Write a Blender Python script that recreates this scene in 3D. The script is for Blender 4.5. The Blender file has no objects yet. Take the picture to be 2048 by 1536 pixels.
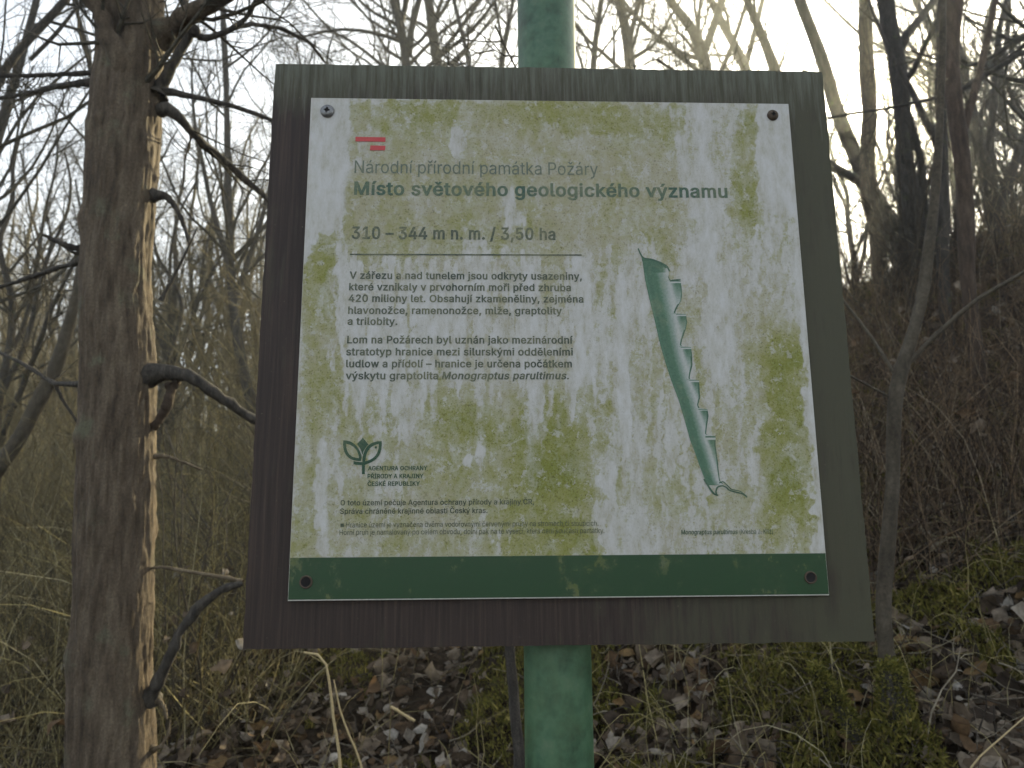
import bpy, math, random
import numpy as np
from mathutils import Vector, Matrix, Euler
from mathutils.geometry import delaunay_2d_cdt

C = bpy.context.scene.collection
S = bpy.context.scene
R = math.radians
rng = np.random.default_rng(7)

# ------------------------------------------------------------------ camera
F_PX = 1538.0                       # focal length in photo pixels (2048 wide)
PITCH, ROLL = 0.1915232, 0.00748463
CAM = np.array([0.0, 0.0, 1.55])
cd = bpy.data.cameras.new('camera')
cd.sensor_width = 36.0
cd.lens = F_PX / 2048 * 36.0
cd.clip_start, cd.clip_end = 0.05, 2000
cd.dof.use_dof = True
cd.dof.focus_distance = 0.83
cd.dof.aperture_fstop = 10
cd.dof.aperture_blades = 0
cam = bpy.data.objects.new('camera', cd)
C.objects.link(cam)
cam.matrix_world = (Matrix.Translation(Vector(CAM)) @ Matrix.Rotation(R(90) + PITCH, 4, 'X')
                    @ Matrix.Rotation(-ROLL, 4, 'Z'))
S.camera = cam
CR = np.array(cam.matrix_world.to_3x3())


def ray(px, py):
    """world direction through a photo pixel, forward component of camera = 1"""
    return CR @ np.array([(px - 1024) / F_PX, (768 - py) / F_PX, -1.0])


def at(px, py, y):
    """point on that ray at world depth y"""
    d = ray(px, py)
    return CAM + d * (y / d[1])


def pxr(rpx, px, py, y):
    d = ray(px, py)
    return rpx * (y / d[1]) / F_PX


def to_px(P):
    q = (np.asarray(P) - CAM) @ CR
    return 1024 + F_PX * q[..., 0] / -q[..., 2], 768 - F_PX * q[..., 1] / -q[..., 2]


# ------------------------------------------------------------------ light
sd = ray(1800, 235)
sd = sd / np.linalg.norm(sd)
SUN_EL = math.asin(sd[2])
SUN_AZ = math.atan2(sd[0], sd[1])
w = bpy.data.worlds.new('World')
S.world = w
w.use_nodes = True
nt = w.node_tree
sky = nt.nodes.new('ShaderNodeTexSky')
sky.sky_type = 'NISHITA'
sky.sun_disc = False
sky.sun_elevation = SUN_EL
sky.sun_rotation = SUN_AZ
sky.altitude = 300
sky.air_density = 1.0
sky.dust_density = 1.2
sky.ozone_density = 1.5
bg = nt.nodes['Background']
bg.inputs['Strength'].default_value = 0.12
hs = nt.nodes.new('ShaderNodeHueSaturation')            # thin high cloud takes most of the blue out
hs.inputs['Saturation'].default_value = 0.46
nt.links.new(sky.outputs[0], hs.inputs['Color'])
nt.links.new(hs.outputs[0], bg.inputs['Color'])
sl = bpy.data.lights.new('sun', 'SUN')
sl.energy = 5.0
sl.angle = R(0.5)
sl.color = (1.0, 0.85, 0.52)
sun = bpy.data.objects.new('sun', sl)
C.objects.link(sun)
sun.rotation_euler = Vector(sd).to_track_quat('Z', 'Y').to_euler()
sun.location = Vector(CAM + sd * 30)
S.view_settings.view_transform = 'Standard'
S.view_settings.look = 'None'
S.view_settings.exposure = 1.68
S.view_settings.gamma = 1.0
S.render.engine = 'CYCLES'
S.cycles.max_bounces = 6
S.cycles.diffuse_bounces = 3
S.cycles.glossy_bounces = 2
S.cycles.transmission_bounces = 4
S.cycles.volume_bounces = 0
S.cycles.sample_clamp_indirect = 4.0
S.cycles.use_adaptive_sampling = True
S.cycles.adaptive_threshold = 0.02
S.cycles.adaptive_min_samples = 24


# ------------------------------------------------------------------ helpers
def unit(v):
    return v / np.maximum(np.linalg.norm(v, axis=-1, keepdims=True), 1e-9)


def _h(ix, iy, iz, s):
    n = (ix * 374761393 + iy * 668265263 + iz * 2147483647 + s * 974711) & 0xffffffff
    n = ((n ^ (n >> 13)) * 1274126177) & 0xffffffff
    return ((n ^ (n >> 16)) & 0xffffff) / float(0xffffff)


def vnoise(x, y, z=0.0, s=0):
    x, y, z = np.broadcast_arrays(np.asarray(x, float), np.asarray(y, float), np.asarray(z, float))
    xi, yi, zi = np.floor(x).astype(np.int64), np.floor(y).astype(np.int64), np.floor(z).astype(np.int64)
    fx, fy, fz = x - xi, y - yi, z - zi
    fx, fy, fz = [f * f * (3 - 2 * f) for f in (fx, fy, fz)]
    r = 0
    for a in (0, 1):
        for b in (0, 1):
            for c in (0, 1):
                r = r + (fx if a else 1 - fx) * (fy if b else 1 - fy) * (fz if c else 1 - fz) * _h(xi + a, yi + b, zi + c, s)
    return r


def fbm(x, y, z=0.0, s=0, o=4):
    r, a, t, f = 0, 1.0, 0, 1.0
    for k in range(o):
        r = r + a * vnoise(np.asarray(x) * f, np.asarray(y) * f, np.asarray(z) * f, s + k)
        t += a
        a *= .5
        f *= 2.03
    return r / t


def sstep(x, a, b):
    t = np.clip((x - a) / (b - a), 0, 1)
    return t * t * (3 - 2 * t)


class MB:
    """collects vertices and faces and links them as ONE mesh object"""

    def __init__(self):
        self.v, self.f, self.c, self.n = [], [], [], 0

    def add(self, V, F, col=None):
        V = np.asarray(V, float).reshape(-1, 3)
        F = np.asarray(F, np.int64)
        self.v.append(V)
        self.f.append(F + self.n)
        if col is not None:
            col = np.asarray(col, float)
            if col.ndim == 1:
                col = np.tile(col, (len(V), 1))
            self.c.append(col)
        self.n += len(V)
        return self

    def mesh(self, name, mat, smooth=True, origin=(0, 0, 0)):
        V = np.concatenate(self.v) - np.asarray(origin, float)
        me = bpy.data.meshes.new(name)
        me.vertices.add(len(V))
        me.vertices.foreach_set('co', V.astype(np.float32).ravel())
        li = np.concatenate([f.ravel() for f in self.f])
        lt = np.concatenate([np.full(len(f), f.shape[1], np.int32) for f in self.f])
        ls = np.concatenate([[0], np.cumsum(lt)[:-1]]).astype(np.int32)
        me.loops.add(len(li))
        me.loops.foreach_set('vertex_index', li.astype(np.int32))
        me.polygons.add(len(lt))
        me.polygons.foreach_set('loop_start', ls)
        me.polygons.foreach_set('loop_total', lt)
        me.polygons.foreach_set('use_smooth', np.full(len(lt), smooth))
        if self.c:
            col = np.concatenate(self.c)
            col = np.concatenate([col, np.ones((len(col), 1))], 1)
            a = me.color_attributes.new('tint', 'FLOAT_COLOR', 'POINT')
            a.data.foreach_set('color', col.astype(np.float32).ravel())
        me.update(calc_edges=True)
        me.validate()
        if mat:
            me.materials.append(mat)
        return me

    def build(self, name, mat, parent=None, smooth=True, origin=(0, 0, 0)):
        o = bpy.data.objects.new(name, self.mesh(name, mat, smooth, origin))
        C.objects.link(o)
        if parent:
            o.parent = parent
        return o


def tag(o, label=None, cat=None, group=None, kind=None):
    for k, v in (('label', label), ('category', cat), ('group', group), ('kind', kind)):
        if v:
            o[k] = v
    return o


def empty(name, loc, label=None, cat=None, group=None, rz=0.0):
    o = bpy.data.objects.new(name, None)
    o.empty_display_size = .1
    C.objects.link(o)
    o.location = Vector(loc)
    o.rotation_euler = (0, 0, rz)
    return tag(o, label, cat, group)


def copy_thing(o, loc, rz, sc=1.0, label=None):
    c = o.copy()
    C.objects.link(c)
    c.location, c.rotation_euler, c.scale = Vector(loc), (0, 0, rz), (sc, sc, sc)
    if label:
        c['label'] = label
    for ch in list(o.children):
        d = ch.copy()
        C.objects.link(d)
        d.parent = c
    return c


def tubes(P, Rr, sides=4, cap=False):
    """P (N,K,3), Rr (N,K): N swept tubes"""
    P = np.asarray(P, float)
    Rr = np.asarray(Rr, float)
    if P.ndim == 2:
        P, Rr = P[None], Rr[None]
    N, K, _ = P.shape
    T = unit(np.gradient(P, axis=1))
    m = unit(P[:, -1] - P[:, 0])
    ref = np.where(np.abs(m[:, 2:3]) > .8, np.array([[0., 1, 0]]), np.array([[0., 0, 1]]))
    ref = unit(ref - (ref * m).sum(-1, keepdims=True) * m)[:, None, :]
    u = unit(ref - (ref * T).sum(-1, keepdims=True) * T)
    v = np.cross(T, u)
    a = np.arange(sides) / sides * 2 * np.pi
    V = P[:, :, None] + Rr[:, :, None, None] * (np.cos(a)[:, None] * u[:, :, None] + np.sin(a)[:, None] * v[:, :, None])
    n, k, s = np.meshgrid(np.arange(N), np.arange(K - 1), np.arange(sides), indexing='ij')
    i = lambda kk, ss: (n * K + kk) * sides + ss % sides
    Fq = np.stack([i(k, s), i(k, s + 1), i(k + 1, s + 1), i(k + 1, s)], -1).reshape(-1, 4)
    return V.reshape(-1, 3), Fq


def grid_faces(nu, nv):
    i, j = np.meshgrid(np.arange(nu - 1), np.arange(nv - 1), indexing='ij')
    a = i * nv + j
    return np.stack([a, a + nv, a + nv + 1, a + 1], -1).reshape(-1, 4)


def resample(P, Rr, K, sm=2):
    P = np.asarray(P, float)
    Rr = np.asarray(Rr, float)
    s = np.concatenate([[0], np.cumsum(np.linalg.norm(np.diff(P, axis=0), axis=1))])
    t = np.linspace(0, s[-1], K)
    Q = np.stack([np.interp(t, s, P[:, k]) for k in range(3)], 1)
    q = np.interp(t, s, Rr)
    for _ in range(sm):
        Q[1:-1] = .25 * Q[:-2] + .5 * Q[1:-1] + .25 * Q[2:]
        q[1:-1] = .25 * q[:-2] + .5 * q[1:-1] + .25 * q[2:]
    return Q, q


def grow(rg, P, Rr, M, t0, t1, ang, lr, K=5, up=.1, wig=.18, rr=.55, rmin=.0016, lmin=.12, lmax=9, end=.35):
    """M children per parent polyline"""
    N, K0, _ = P.shape
    L = np.linalg.norm(np.diff(P, axis=1), axis=2).sum(1)
    idx = np.repeat(np.arange(N), M)
    t = rg.uniform(t0, t1, len(idx))
    x = t * (K0 - 1)
    i = np.minimum(x.astype(int), K0 - 2)
    f = (x - i)[:, None]
    p = P[idx, i] * (1 - f) + P[idx, i + 1] * f
    r = Rr[idx, i] * (1 - f[:, 0]) + Rr[idx, i + 1] * f[:, 0]
    tg = unit(P[idx, i + 1] - P[idx, i])
    q = rg.normal(size=tg.shape)
    q = unit(q - (q * tg).sum(1, keepdims=True) * tg)
    a = np.radians(rg.uniform(ang[0], ang[1], len(idx)))[:, None]
    d = unit(np.cos(a) * tg + np.sin(a) * q)
    ln = np.clip(L[idx] * rg.uniform(lr[0], lr[1], len(idx)) * (1.1 - .6 * t), lmin, lmax)
    st = (ln / (K - 1))[:, None]
    pts = [p]
    for k in range(K - 1):
        p = p + d * st
        pts.append(p)
        d = unit(d + wig * rg.normal(size=d.shape) + np.array([0, 0, up]))
    Q = np.stack(pts, 1)
    r0 = np.maximum(r * rr * rg.uniform(.7, 1, len(r)), rmin)
    q = r0[:, None] * np.linspace(1, end, K)[None]
    return Q, np.maximum(q, rmin * .6)


# ------------------------------------------------------------------ materials
def mat(name):
    m = bpy.data.materials.new(name)
    m.use_nodes = True
    n = m.node_tree.nodes
    return m, n, m.node_tree.links, n['Principled BSDF']


def ramp(n, stops, interp='LINEAR'):
    r = n.new('ShaderNodeValToRGB')
    r.color_ramp.interpolation = interp
    e = r.color_ramp.elements
    while len(e) < len(stops):
        e.new(.5)
    for k, (p, c) in enumerate(stops):
        e[k].position = p
        e[k].color = (*c, 1) if len(c) == 3 else c
    return r


def noise(n, l, scale, detail=6, rough=.6, vec=None, stretch=None, coord='Object', dist=0.0):
    t = n.new('ShaderNodeTexNoise')
    t.inputs['Scale'].default_value = scale
    t.inputs['Detail'].default_value = detail
    t.inputs['Roughness'].default_value = rough
    t.inputs['Distortion'].default_value = dist
    if vec is None:
        tc = n.new('ShaderNodeTexCoord')
        vec = tc.outputs[coord]
    if stretch:
        mp = n.new('ShaderNodeMapping')
        mp.inputs['Scale'].default_value = stretch
        l.new(vec, mp.inputs['Vector'])
        vec = mp.outputs[0]
    l.new(vec, t.inputs['Vector'])
    return t


def mixc(n, l, fac, a, b, mode='MIX'):
    m = n.new('ShaderNodeMix')
    m.data_type = 'RGBA'
    m.blend_type = mode
    for sock, val in ((0, fac), (6, a), (7, b)):
        if isinstance(val, (tuple, list)):
            m.inputs[sock].default_value = (*val, 1)
        elif isinstance(val, (int, float)):
            m.inputs[sock].default_value = val
        else:
            l.new(val, m.inputs[sock])
    return m.outputs[2]


def mth(n, l, op, a, b=None, c=None, clamp=False):
    m = n.new('ShaderNodeMath')
    m.operation = op
    m.use_clamp = clamp
    for k, val in enumerate((a, b, c)):
        if val is None:
            continue
        if isinstance(val, (int, float)):
            m.inputs[k].default_value = val
        else:
            l.new(val, m.inputs[k])
    return m.outputs[0]


def bump(n, l, p, h, strength=.5, dist=.01):
    b = n.new('ShaderNodeBump')
    b.inputs['Strength'].default_value = strength
    b.inputs['Distance'].default_value = dist
    l.new(h, b.inputs['Height'])
    l.new(b.outputs[0], p.inputs['Normal'])


def bark(name, c0, c1, c2, moss=(.10, .13, .03), moss_t=.62, scale=35, st=(1, 1, .22), bs=.8, bd=.006):
    m, n, l, p = mat(name)
    a = noise(n, l, scale, 8, .65, stretch=st)
    r = ramp(n, [(.3, c0), (.5, c1), (.72, c2)])
    l.new(a.outputs['Fac'], r.inputs[0])
    b = noise(n, l, scale * .22, 5, .6)
    rb = ramp(n, [(moss_t, (0, 0, 0)), (moss_t + .12, (1, 1, 1))])
    l.new(b.outputs['Fac'], rb.inputs[0])
    c = noise(n, l, scale * 4, 4, .7)
    col = mixc(n, l, rb.outputs[0], r.outputs[0], moss)
    rc = ramp(n, [(.3, (.55, .55, .55)), (.7, (1.2, 1.2, 1.2))])
    l.new(c.outputs['Fac'], rc.inputs[0])
    col = mixc(n, l, 1.0, col, rc.outputs[0], 'MULTIPLY')
    l.new(col, p.inputs['Base Color'])
    p.inputs['Roughness'].default_value = .85
    p.inputs['Specular IOR Level'].default_value = .25
    h = mth(n, l, 'ADD', a.outputs['Fac'], mth(n, l, 'MULTIPLY', c.outputs['Fac'], .3))
    bump(n, l, p, h, bs, bd)
    return m


def tinted(name, trans=.35, rough=.8, var=.35):
    """per-vertex tint, with light coming through thin dry stuff"""
    m, n, l, p = mat(name)
    at_ = n.new('ShaderNodeAttribute')
    at_.attribute_name = 'tint'
    nz = noise(n, l, 60, 3, .6)
    r = ramp(n, [(.3, (1 - var,) * 3), (.7, (1 + var,) * 3)])
    l.new(nz.outputs['Fac'], r.inputs[0])
    col = mixc(n, l, 1.0, at_.outputs['Color'], r.outputs[0], 'MULTIPLY')
    l.new(col, p.inputs['Base Color'])
    p.inputs['Roughness'].default_value = rough
    p.inputs['Specular IOR Level'].default_value = .2
    tr = n.new('ShaderNodeBsdfTranslucent')
    l.new(col, tr.inputs['Color'])
    mx = n.new('ShaderNodeMixShader')
    mx.inputs[0].default_value = trans
    l.new(p.outputs[0], mx.inputs[1])
    l.new(tr.outputs[0], mx.inputs[2])
    l.new(mx.outputs[0], n['Material Output'].inputs['Surface'])
    return m


M_BARK = bark('rough trunk bark', (.038, .027, .018), (.105, .078, .053), (.18, .142, .098), (.125, .12, .078), .58, 42, (1, 1, .16), .8, .004)
M_BARK_DK = bark('dark branch bark', (.022, .020, .017), (.06, .052, .044), (.12, .105, .085), (.11, .11, .05), .64, 70)
M_BARK_GREY = bark('grey brown bark', (.024, .020, .017), (.056, .048, .039), (.11, .095, .075), (.09, .11, .035), .60, 40)
M_BARK_RED = bark('reddish bark', (.034, .023, .016), (.072, .050, .035), (.125, .092, .066), (.09, .09, .04), .68, 45)
M_BARK_SAP = bark('smooth sapling bark', (.042, .034, .024), (.078, .064, .045), (.125, .104, .076), (.10, .12, .03), .66, 30, (1, 1, .5), .4, .003)
M_TWIG = bark('twig bark', (.03, .026, .019), (.064, .056, .040), (.12, .104, .072), (.08, .08, .04), .75, 60, (1, 1, 1), .2, .002)
M_SUNLIT = bark('sunlit tan twig bark', (.11, .09, .05), (.20, .165, .09), (.30, .255, .14), (.15, .14, .06), .7, 50, (1, 1, .6), .3, .003)  # golden sunlight put into the bark colour of the slope plants
M_DEAD = bark('weathered dead wood', (.06, .045, .028), (.15, .115, .075), (.26, .21, .14), (.13, .12, .06), .66, 60, (1, 1, .12), 1.0, .006)
M_LEAF = tinted('dead leaves', .30)
M_STALK = tinted('dry stalks', .35)
M_MOSS = tinted('moss fronds', .35, .9, .3)


# ------------------------------------------------------------------ terrain
def ground_z(x, y, fine=True):
    x, y = np.asarray(x, float), np.asarray(y, float)
    s = np.log1p(np.exp(np.clip((y - .9) * 5, -30, 30))) / 5      # soft start of the bank past the path
    lim = 8.0
    s2 = np.where(s > lim - 1, lim - 1 + np.tanh((s - lim + 1) / 2.0) * 2.0 - np.maximum(s - lim - 2, 0) * .03, s)
    z = .40 + .35 * s2 - .35 * np.exp(-np.maximum(s, 0) * 2)
    fade = sstep(y, .6, 2.2)
    xr = np.clip(x, 0, None)
    z = z + fade * ((.25 + .16 * sstep(y, 2.5, 5)) * np.minimum(xr, 7 + 0 * xr) * sstep(y, 0, 2))
    xl = np.clip(-x, 0, None)
    z = z - fade * np.minimum(.30 * xl, 2.2 + 0 * xl)
    far = sstep(y, 9, 36) * 12.5 * np.tanh(np.clip(.66 * (xl - 2.8), 0, None) / 12.5)
    z = z + far
    z = z - .9 * sstep(y, 10, 60) * 2
    if fine:
        n1 = fbm(x * .9, y * .9, 3.1, 5, 4) - .5
        n2 = fbm(x * 5, y * 5, 1.3, 9, 3) - .5
        z = z + fade * (n1 * .35 + n2 * .10)
    return z


def build_ground():
    n = 420
    s = np.linspace(-1, 1, n)
    xs = np.sinh(4.85 * s) * 1.2
    ys = 2.6 + np.sinh(4.85 * s) * 1.2
    X, Y = np.meshgrid(xs, ys, indexing='ij')
    V = np.stack([X, Y, ground_z(X, Y)], -1).reshape(-1, 3)
    m, nn, l, p = mat('forest soil')
    a = noise(nn, l, 9, 8, .7)
    r = ramp(nn, [(.30, (.022, .016, .011)), (.48, (.05, .036, .024)), (.62, (.095, .072, .05)), (.75, (.055, .055, .02))])
    l.new(a.outputs['Fac'], r.inputs[0])
    b = noise(nn, l, 70, 6, .7)
    rb = ramp(nn, [(.3, (.5, .5, .5)), (.7, (1.4, 1.35, 1.3))])
    l.new(b.outputs['Fac'], rb.inputs[0])
    c = mixc(nn, l, 1.0, r.outputs[0], rb.outputs[0], 'MULTIPLY')
    l.new(c, p.inputs['Base Color'])
    p.inputs['Roughness'].default_value = .95
    p.inputs['Specular IOR Level'].default_value = .1
    bump(nn, l, p, b.outputs['Fac'], 1.0, .03)
    o = MB().add(V, grid_faces(n, n)[:, ::-1]).build('ground', m)
    tag(o, 'brown wooded bank rising behind the sign, steeper to one side', 'ground', kind='structure')


build_ground()

# ------------------------------------------------------------------ the information sign
BC = np.array([0.04682935, 0.76080734, 1.55 + 0.19762284])   # centre of the board's front face
YAW, BW, BH = 0.03661928, 0.60, 0.60446
RB = np.array(Matrix.Rotation(YAW, 3, 'Z'))
POST_R, BT = .034, .016
foot = BC + RB @ np.array([-.001, BT + POST_R + .004, 0])
foot[2] = float(ground_z(foot[0], foot[1])) - .05
SIGN = empty('information_sign', foot, 'weathered square notice board with mossy white panel on a green post', 'sign', rz=YAW)
OFF = RB.T @ (BC - foot)            # board centre in the sign's own axes


def L(x, y, z):
    """board axes (x right, y away, z up from board centre) -> sign axes"""
    return np.stack(np.broadcast_arrays(np.asarray(x, float) + OFF[0], np.asarray(y, float) + OFF[1], np.asarray(z, float) + OFF[2]), -1)


PT = .0032                        # panel thickness
PY = -.0065                       # panel front, in board axes


def pl(px, py, d=PY):
    """photo pixel -> (x, z) on the panel's front"""
    dr = RB.T @ ray(px, py)
    o = RB.T @ (CAM - BC)
    t = (d - o[1]) / dr[1]
    q = o + dr * t
    return np.array([q[0], q[2]])


def pls(pts, d=PY):
    return np.array([pl(a, b, d) for a, b in pts])


def rounded_box(mb, x0, x1, y0, y1, z0, z1, b=.0015, col=None):
    """bevelled slab in board axes"""
    xs, ys, zs = [(x0, x0 + b, x1 - b, x1), (y0, y0 + b, y1 - b, y1), (z0, z0 + b, z1 - b, z1)]
    V, F = [], []
    bm_pts = {}

    def v(i, j, k):
        key = (i, j, k)
        if key not in bm_pts:
            bm_pts[key] = len(V)
            V.append(L(xs[i], ys[j], zs[k]))
        return bm_pts[key]
    for a in (0, 3):
        F += [[v(a, 1, 1), v(a, 2, 1), v(a, 2, 2), v(a, 1, 2)], [v(1, a, 1), v(2, a, 1), v(2, a, 2), v(1, a, 2)], [v(1, 1, a), v(2, 1, a), v(2, 2, a), v(1, 2, a)]]
    for i, a in ((1, 0), (2, 3)):
        for j, c in ((1, 0), (2, 3)):
            F += [[v(a, j, 1), v(i, c, 1), v(i, c, 2), v(a, j, 2)], [v(a, 1, j), v(i, 1, c), v(i, 2, c), v(a, 2, j)], [v(1, a, j), v(1, i, c), v(2, i, c), v(2, a, j)]]
    mb.add(np.array(V), np.array(F), col)
    T = []
    for i, a in ((1, 0), (2, 3)):
        for j, c in ((1, 0), (2, 3)):
            for k, e in ((1, 0), (2, 3)):
                T.append([v(a, j, k), v(i, c, k), v(i, j, e)])
    mb.f.append(np.array(T) + mb.n - len(V))
    return mb


# post
def m_post():
    m, n, l, p = mat('faded green paint')
    a = noise(n, l, 42, 9, .70)
    r = ramp(n, [(.32, (.024, .046, .022)), (.44, (.034, .085, .043)), (.54, (.050, .120, .064)), (.74, (.11, .165, .10))])
    l.new(a.outputs['Fac'], r.inputs[0])
    b = noise(n, l, 180, 5, .7)
    rb = ramp(n, [(.28, (0, 0, 0)), (.36, (1, 1, 1))])
    l.new(b.outputs['Fac'], rb.inputs[0])
    c = mixc(n, l, rb.outputs[0], (.10, .10, .055), r.outputs[0])
    d = noise(n, l, 9, 6, .7, stretch=(1, 1, .5))
    rd = ramp(n, [(.46, (0, 0, 0)), (.68, (.75, .75, .75))])
    l.new(d.outputs['Fac'], rd.inputs[0])
    c = mixc(n, l, rd.outputs[0], c, (.11, .19, .09))
    l.new(c, p.inputs['Base Color'])
    p.inputs['Roughness'].default_value = .45
    bump(n, l, p, a.outputs['Fac'], .25, .002)
    return m


zt = 1.15
K = 60
ang = np.linspace(0, 2 * np.pi, 49)[:-1]
zz = np.concatenate([np.linspace(0, OFF[2] + zt, K)])
Pp = np.stack([0 * zz, 0 * zz, zz], 1)
V, F4 = tubes(Pp, np.full(K, POST_R), 48)
mb = MB().add(V, F4)
capc = np.array([[0, 0, zz[-1] + .006]])
ring = np.stack([POST_R * np.cos(ang), POST_R * np.sin(ang), np.full(48, zz[-1])], 1)
mb.add(np.concatenate([ring, capc]), np.array([[i, (i + 1) % 48, 48] for i in range(48)]))
mb.build('post', m_post(), SIGN)


# wooden board
def m_board():
    m, n, l, p = mat('weathered stained timber')
    tc = n.new('ShaderNodeTexCoord')
    mp = n.new('ShaderNodeMapping')
    mp.inputs['Location'].default_value = (-OFF[0], -OFF[1], -OFF[2])
    l.new(tc.outputs['Object'], mp.inputs['Vector'])
    v = mp.outputs[0]
    g1 = noise(n, l, 1, 8, .65, v, (260, 60, 7))
    g2 = noise(n, l, 1, 5, .6, v, (60, 30, 3))
    r = ramp(n, [(.30, (.018, .012, .009)), (.5, (.035, .0225, .017)), (.70, (.064, .041, .030))])
    l.new(g1.outputs['Fac'], r.inputs[0])
    r2 = ramp(n, [(.3, (.88, .88, .88)), (.7, (1.1, 1.09, 1.08))])
    l.new(g2.outputs['Fac'], r2.inputs[0])
    c = mixc(n, l, 1.0, r.outputs[0], r2.outputs[0], 'MULTIPLY')
    # green growth: towards one side and the top edge
    sx = n.new('ShaderNodeSeparateXYZ')
    l.new(v, sx.inputs[0])
    gx = n.new('ShaderNodeMapRange')
    gx.inputs[1].default_value, gx.inputs[2].default_value = -.05, .30
    l.new(sx.outputs[0], gx.inputs[0])
    gz = n.new('ShaderNodeMapRange')
    gz.inputs[1].default_value, gz.inputs[2].default_value = .22, .30
    l.new(sx.outputs[2], gz.inputs[0])
    g = mth(n, l, 'MAXIMUM', gx.outputs[0], gz.outputs[0])
    g3 = noise(n, l, 1, 7, .7, v, (90, 40, 14))
    g4 = noise(n, l, 9, 5, .6, v)
    k = mth(n, l, 'ADD', mth(n, l, 'MULTIPLY', g, .42), mth(n, l, 'ADD', mth(n, l, 'MULTIPLY', g3.outputs['Fac'], .7), mth(n, l, 'MULTIPLY', g4.outputs['Fac'], .5)))
    rk = ramp(n, [(.66, (0, 0, 0)), (.95, (.9, .9, .9))])
    l.new(k, rk.inputs[0])
    c = mixc(n, l, rk.outputs[0], c, (.062, .060, .034))
    tz = n.new('ShaderNodeMapRange')
    tz.inputs[1].default_value, tz.inputs[2].default_value = .20, .31
    l.new(sx.outputs[2], tz.inputs[0])
    g5 = noise(n, l, 1, 6, .7, v, (170, 40, 11))
    tk = mth(n, l, 'ADD', mth(n, l, 'MULTIPLY', tz.outputs[0], .35), g5.outputs['Fac'])
    rt = ramp(n, [(.66, (0, 0, 0)), (.90, (.7, .7, .7))])
    l.new(tk, rt.inputs[0])
    c = mixc(n, l, rt.outputs[0], c, (.15, .155, .12))          # bleached, peeling streaks along the top
    sp = noise(n, l, 420, 2, .5, v)
    rs = ramp(n, [(.70, (0, 0, 0)), (.76, (.5, .5, .5))])
    l.new(sp.outputs['Fac'], rs.inputs[0])
    c = mixc(n, l, rs.outputs[0], c, (.22, .19, .13))
    l.new(c, p.inputs['Base Color'])
    p.inputs['Roughness'].default_value = .62
    p.inputs['Specular IOR Level'].default_value = .35
    bump(n, l, p, g1.outputs['Fac'], .35, .001)
    return m


# board as a slab with slightly ragged edges
def build_board():
    nx, nz = 90, 90
    xs = np.linspace(-BW / 2, BW / 2, nx)
    zs = np.linspace(-BH / 2, BH / 2, nz)
    X, Z = np.meshgrid(xs, zs, indexing='ij')
    e = lambda t, s: (vnoise(t * 160, s * 7.7, 0, 3) - .5) * .0011 + (vnoise(t * 22, s * 3.3, 0, 4) - .5) * .0008
    X2 = X + np.where(np.abs(X) > BW / 2 - 1e-6, e(Z, np.sign(X)), 0)
    Z2 = Z + np.where(np.abs(Z) > BH / 2 - 1e-6, e(X, np.sign(Z) + 5), 0)
    mb = MB()
    front = L(X2, 0, Z2).reshape(-1, 3)
    back = L(X2, BT, Z2).reshape(-1, 3)
    fq = grid_faces(nx, nz)
    mb.add(np.concatenate([front, back]), np.concatenate([fq, fq[:, ::-1] + nx * nz]))
    ii = [i * nz for i in range(nx)] + [(nx - 1) * nz + j for j in range(1, nz)] + [i * nz + nz - 1 for i in range(nx - 2, -1, -1)] + [j for j in range(nz - 2, 0, -1)]
    ii = np.array(ii)
    jj = np.roll(ii, -1)
    o = nx * nz
    mb.f.append(np.stack([ii, ii + o, jj + o, jj], 1))
    mb.build('wooden_board', m_board(), SIGN, smooth=False)


build_board()
# panel -------------------------------------------------------------
cs = pls([(624, 197), (1577, 207), (1657, 1190), (575, 1198)])
px0, px1 = (cs[0, 0] + cs[3, 0]) / 2, (cs[1, 0] + cs[2, 0]) / 2
pz1, pz0 = (cs[0, 1] + cs[1, 1]) / 2, (cs[2, 1] + cs[3, 1]) / 2
ZB = float((pl(577, 1114)[1] + pl(1650, 1108)[1]) / 2)       # top of the green band


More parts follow.
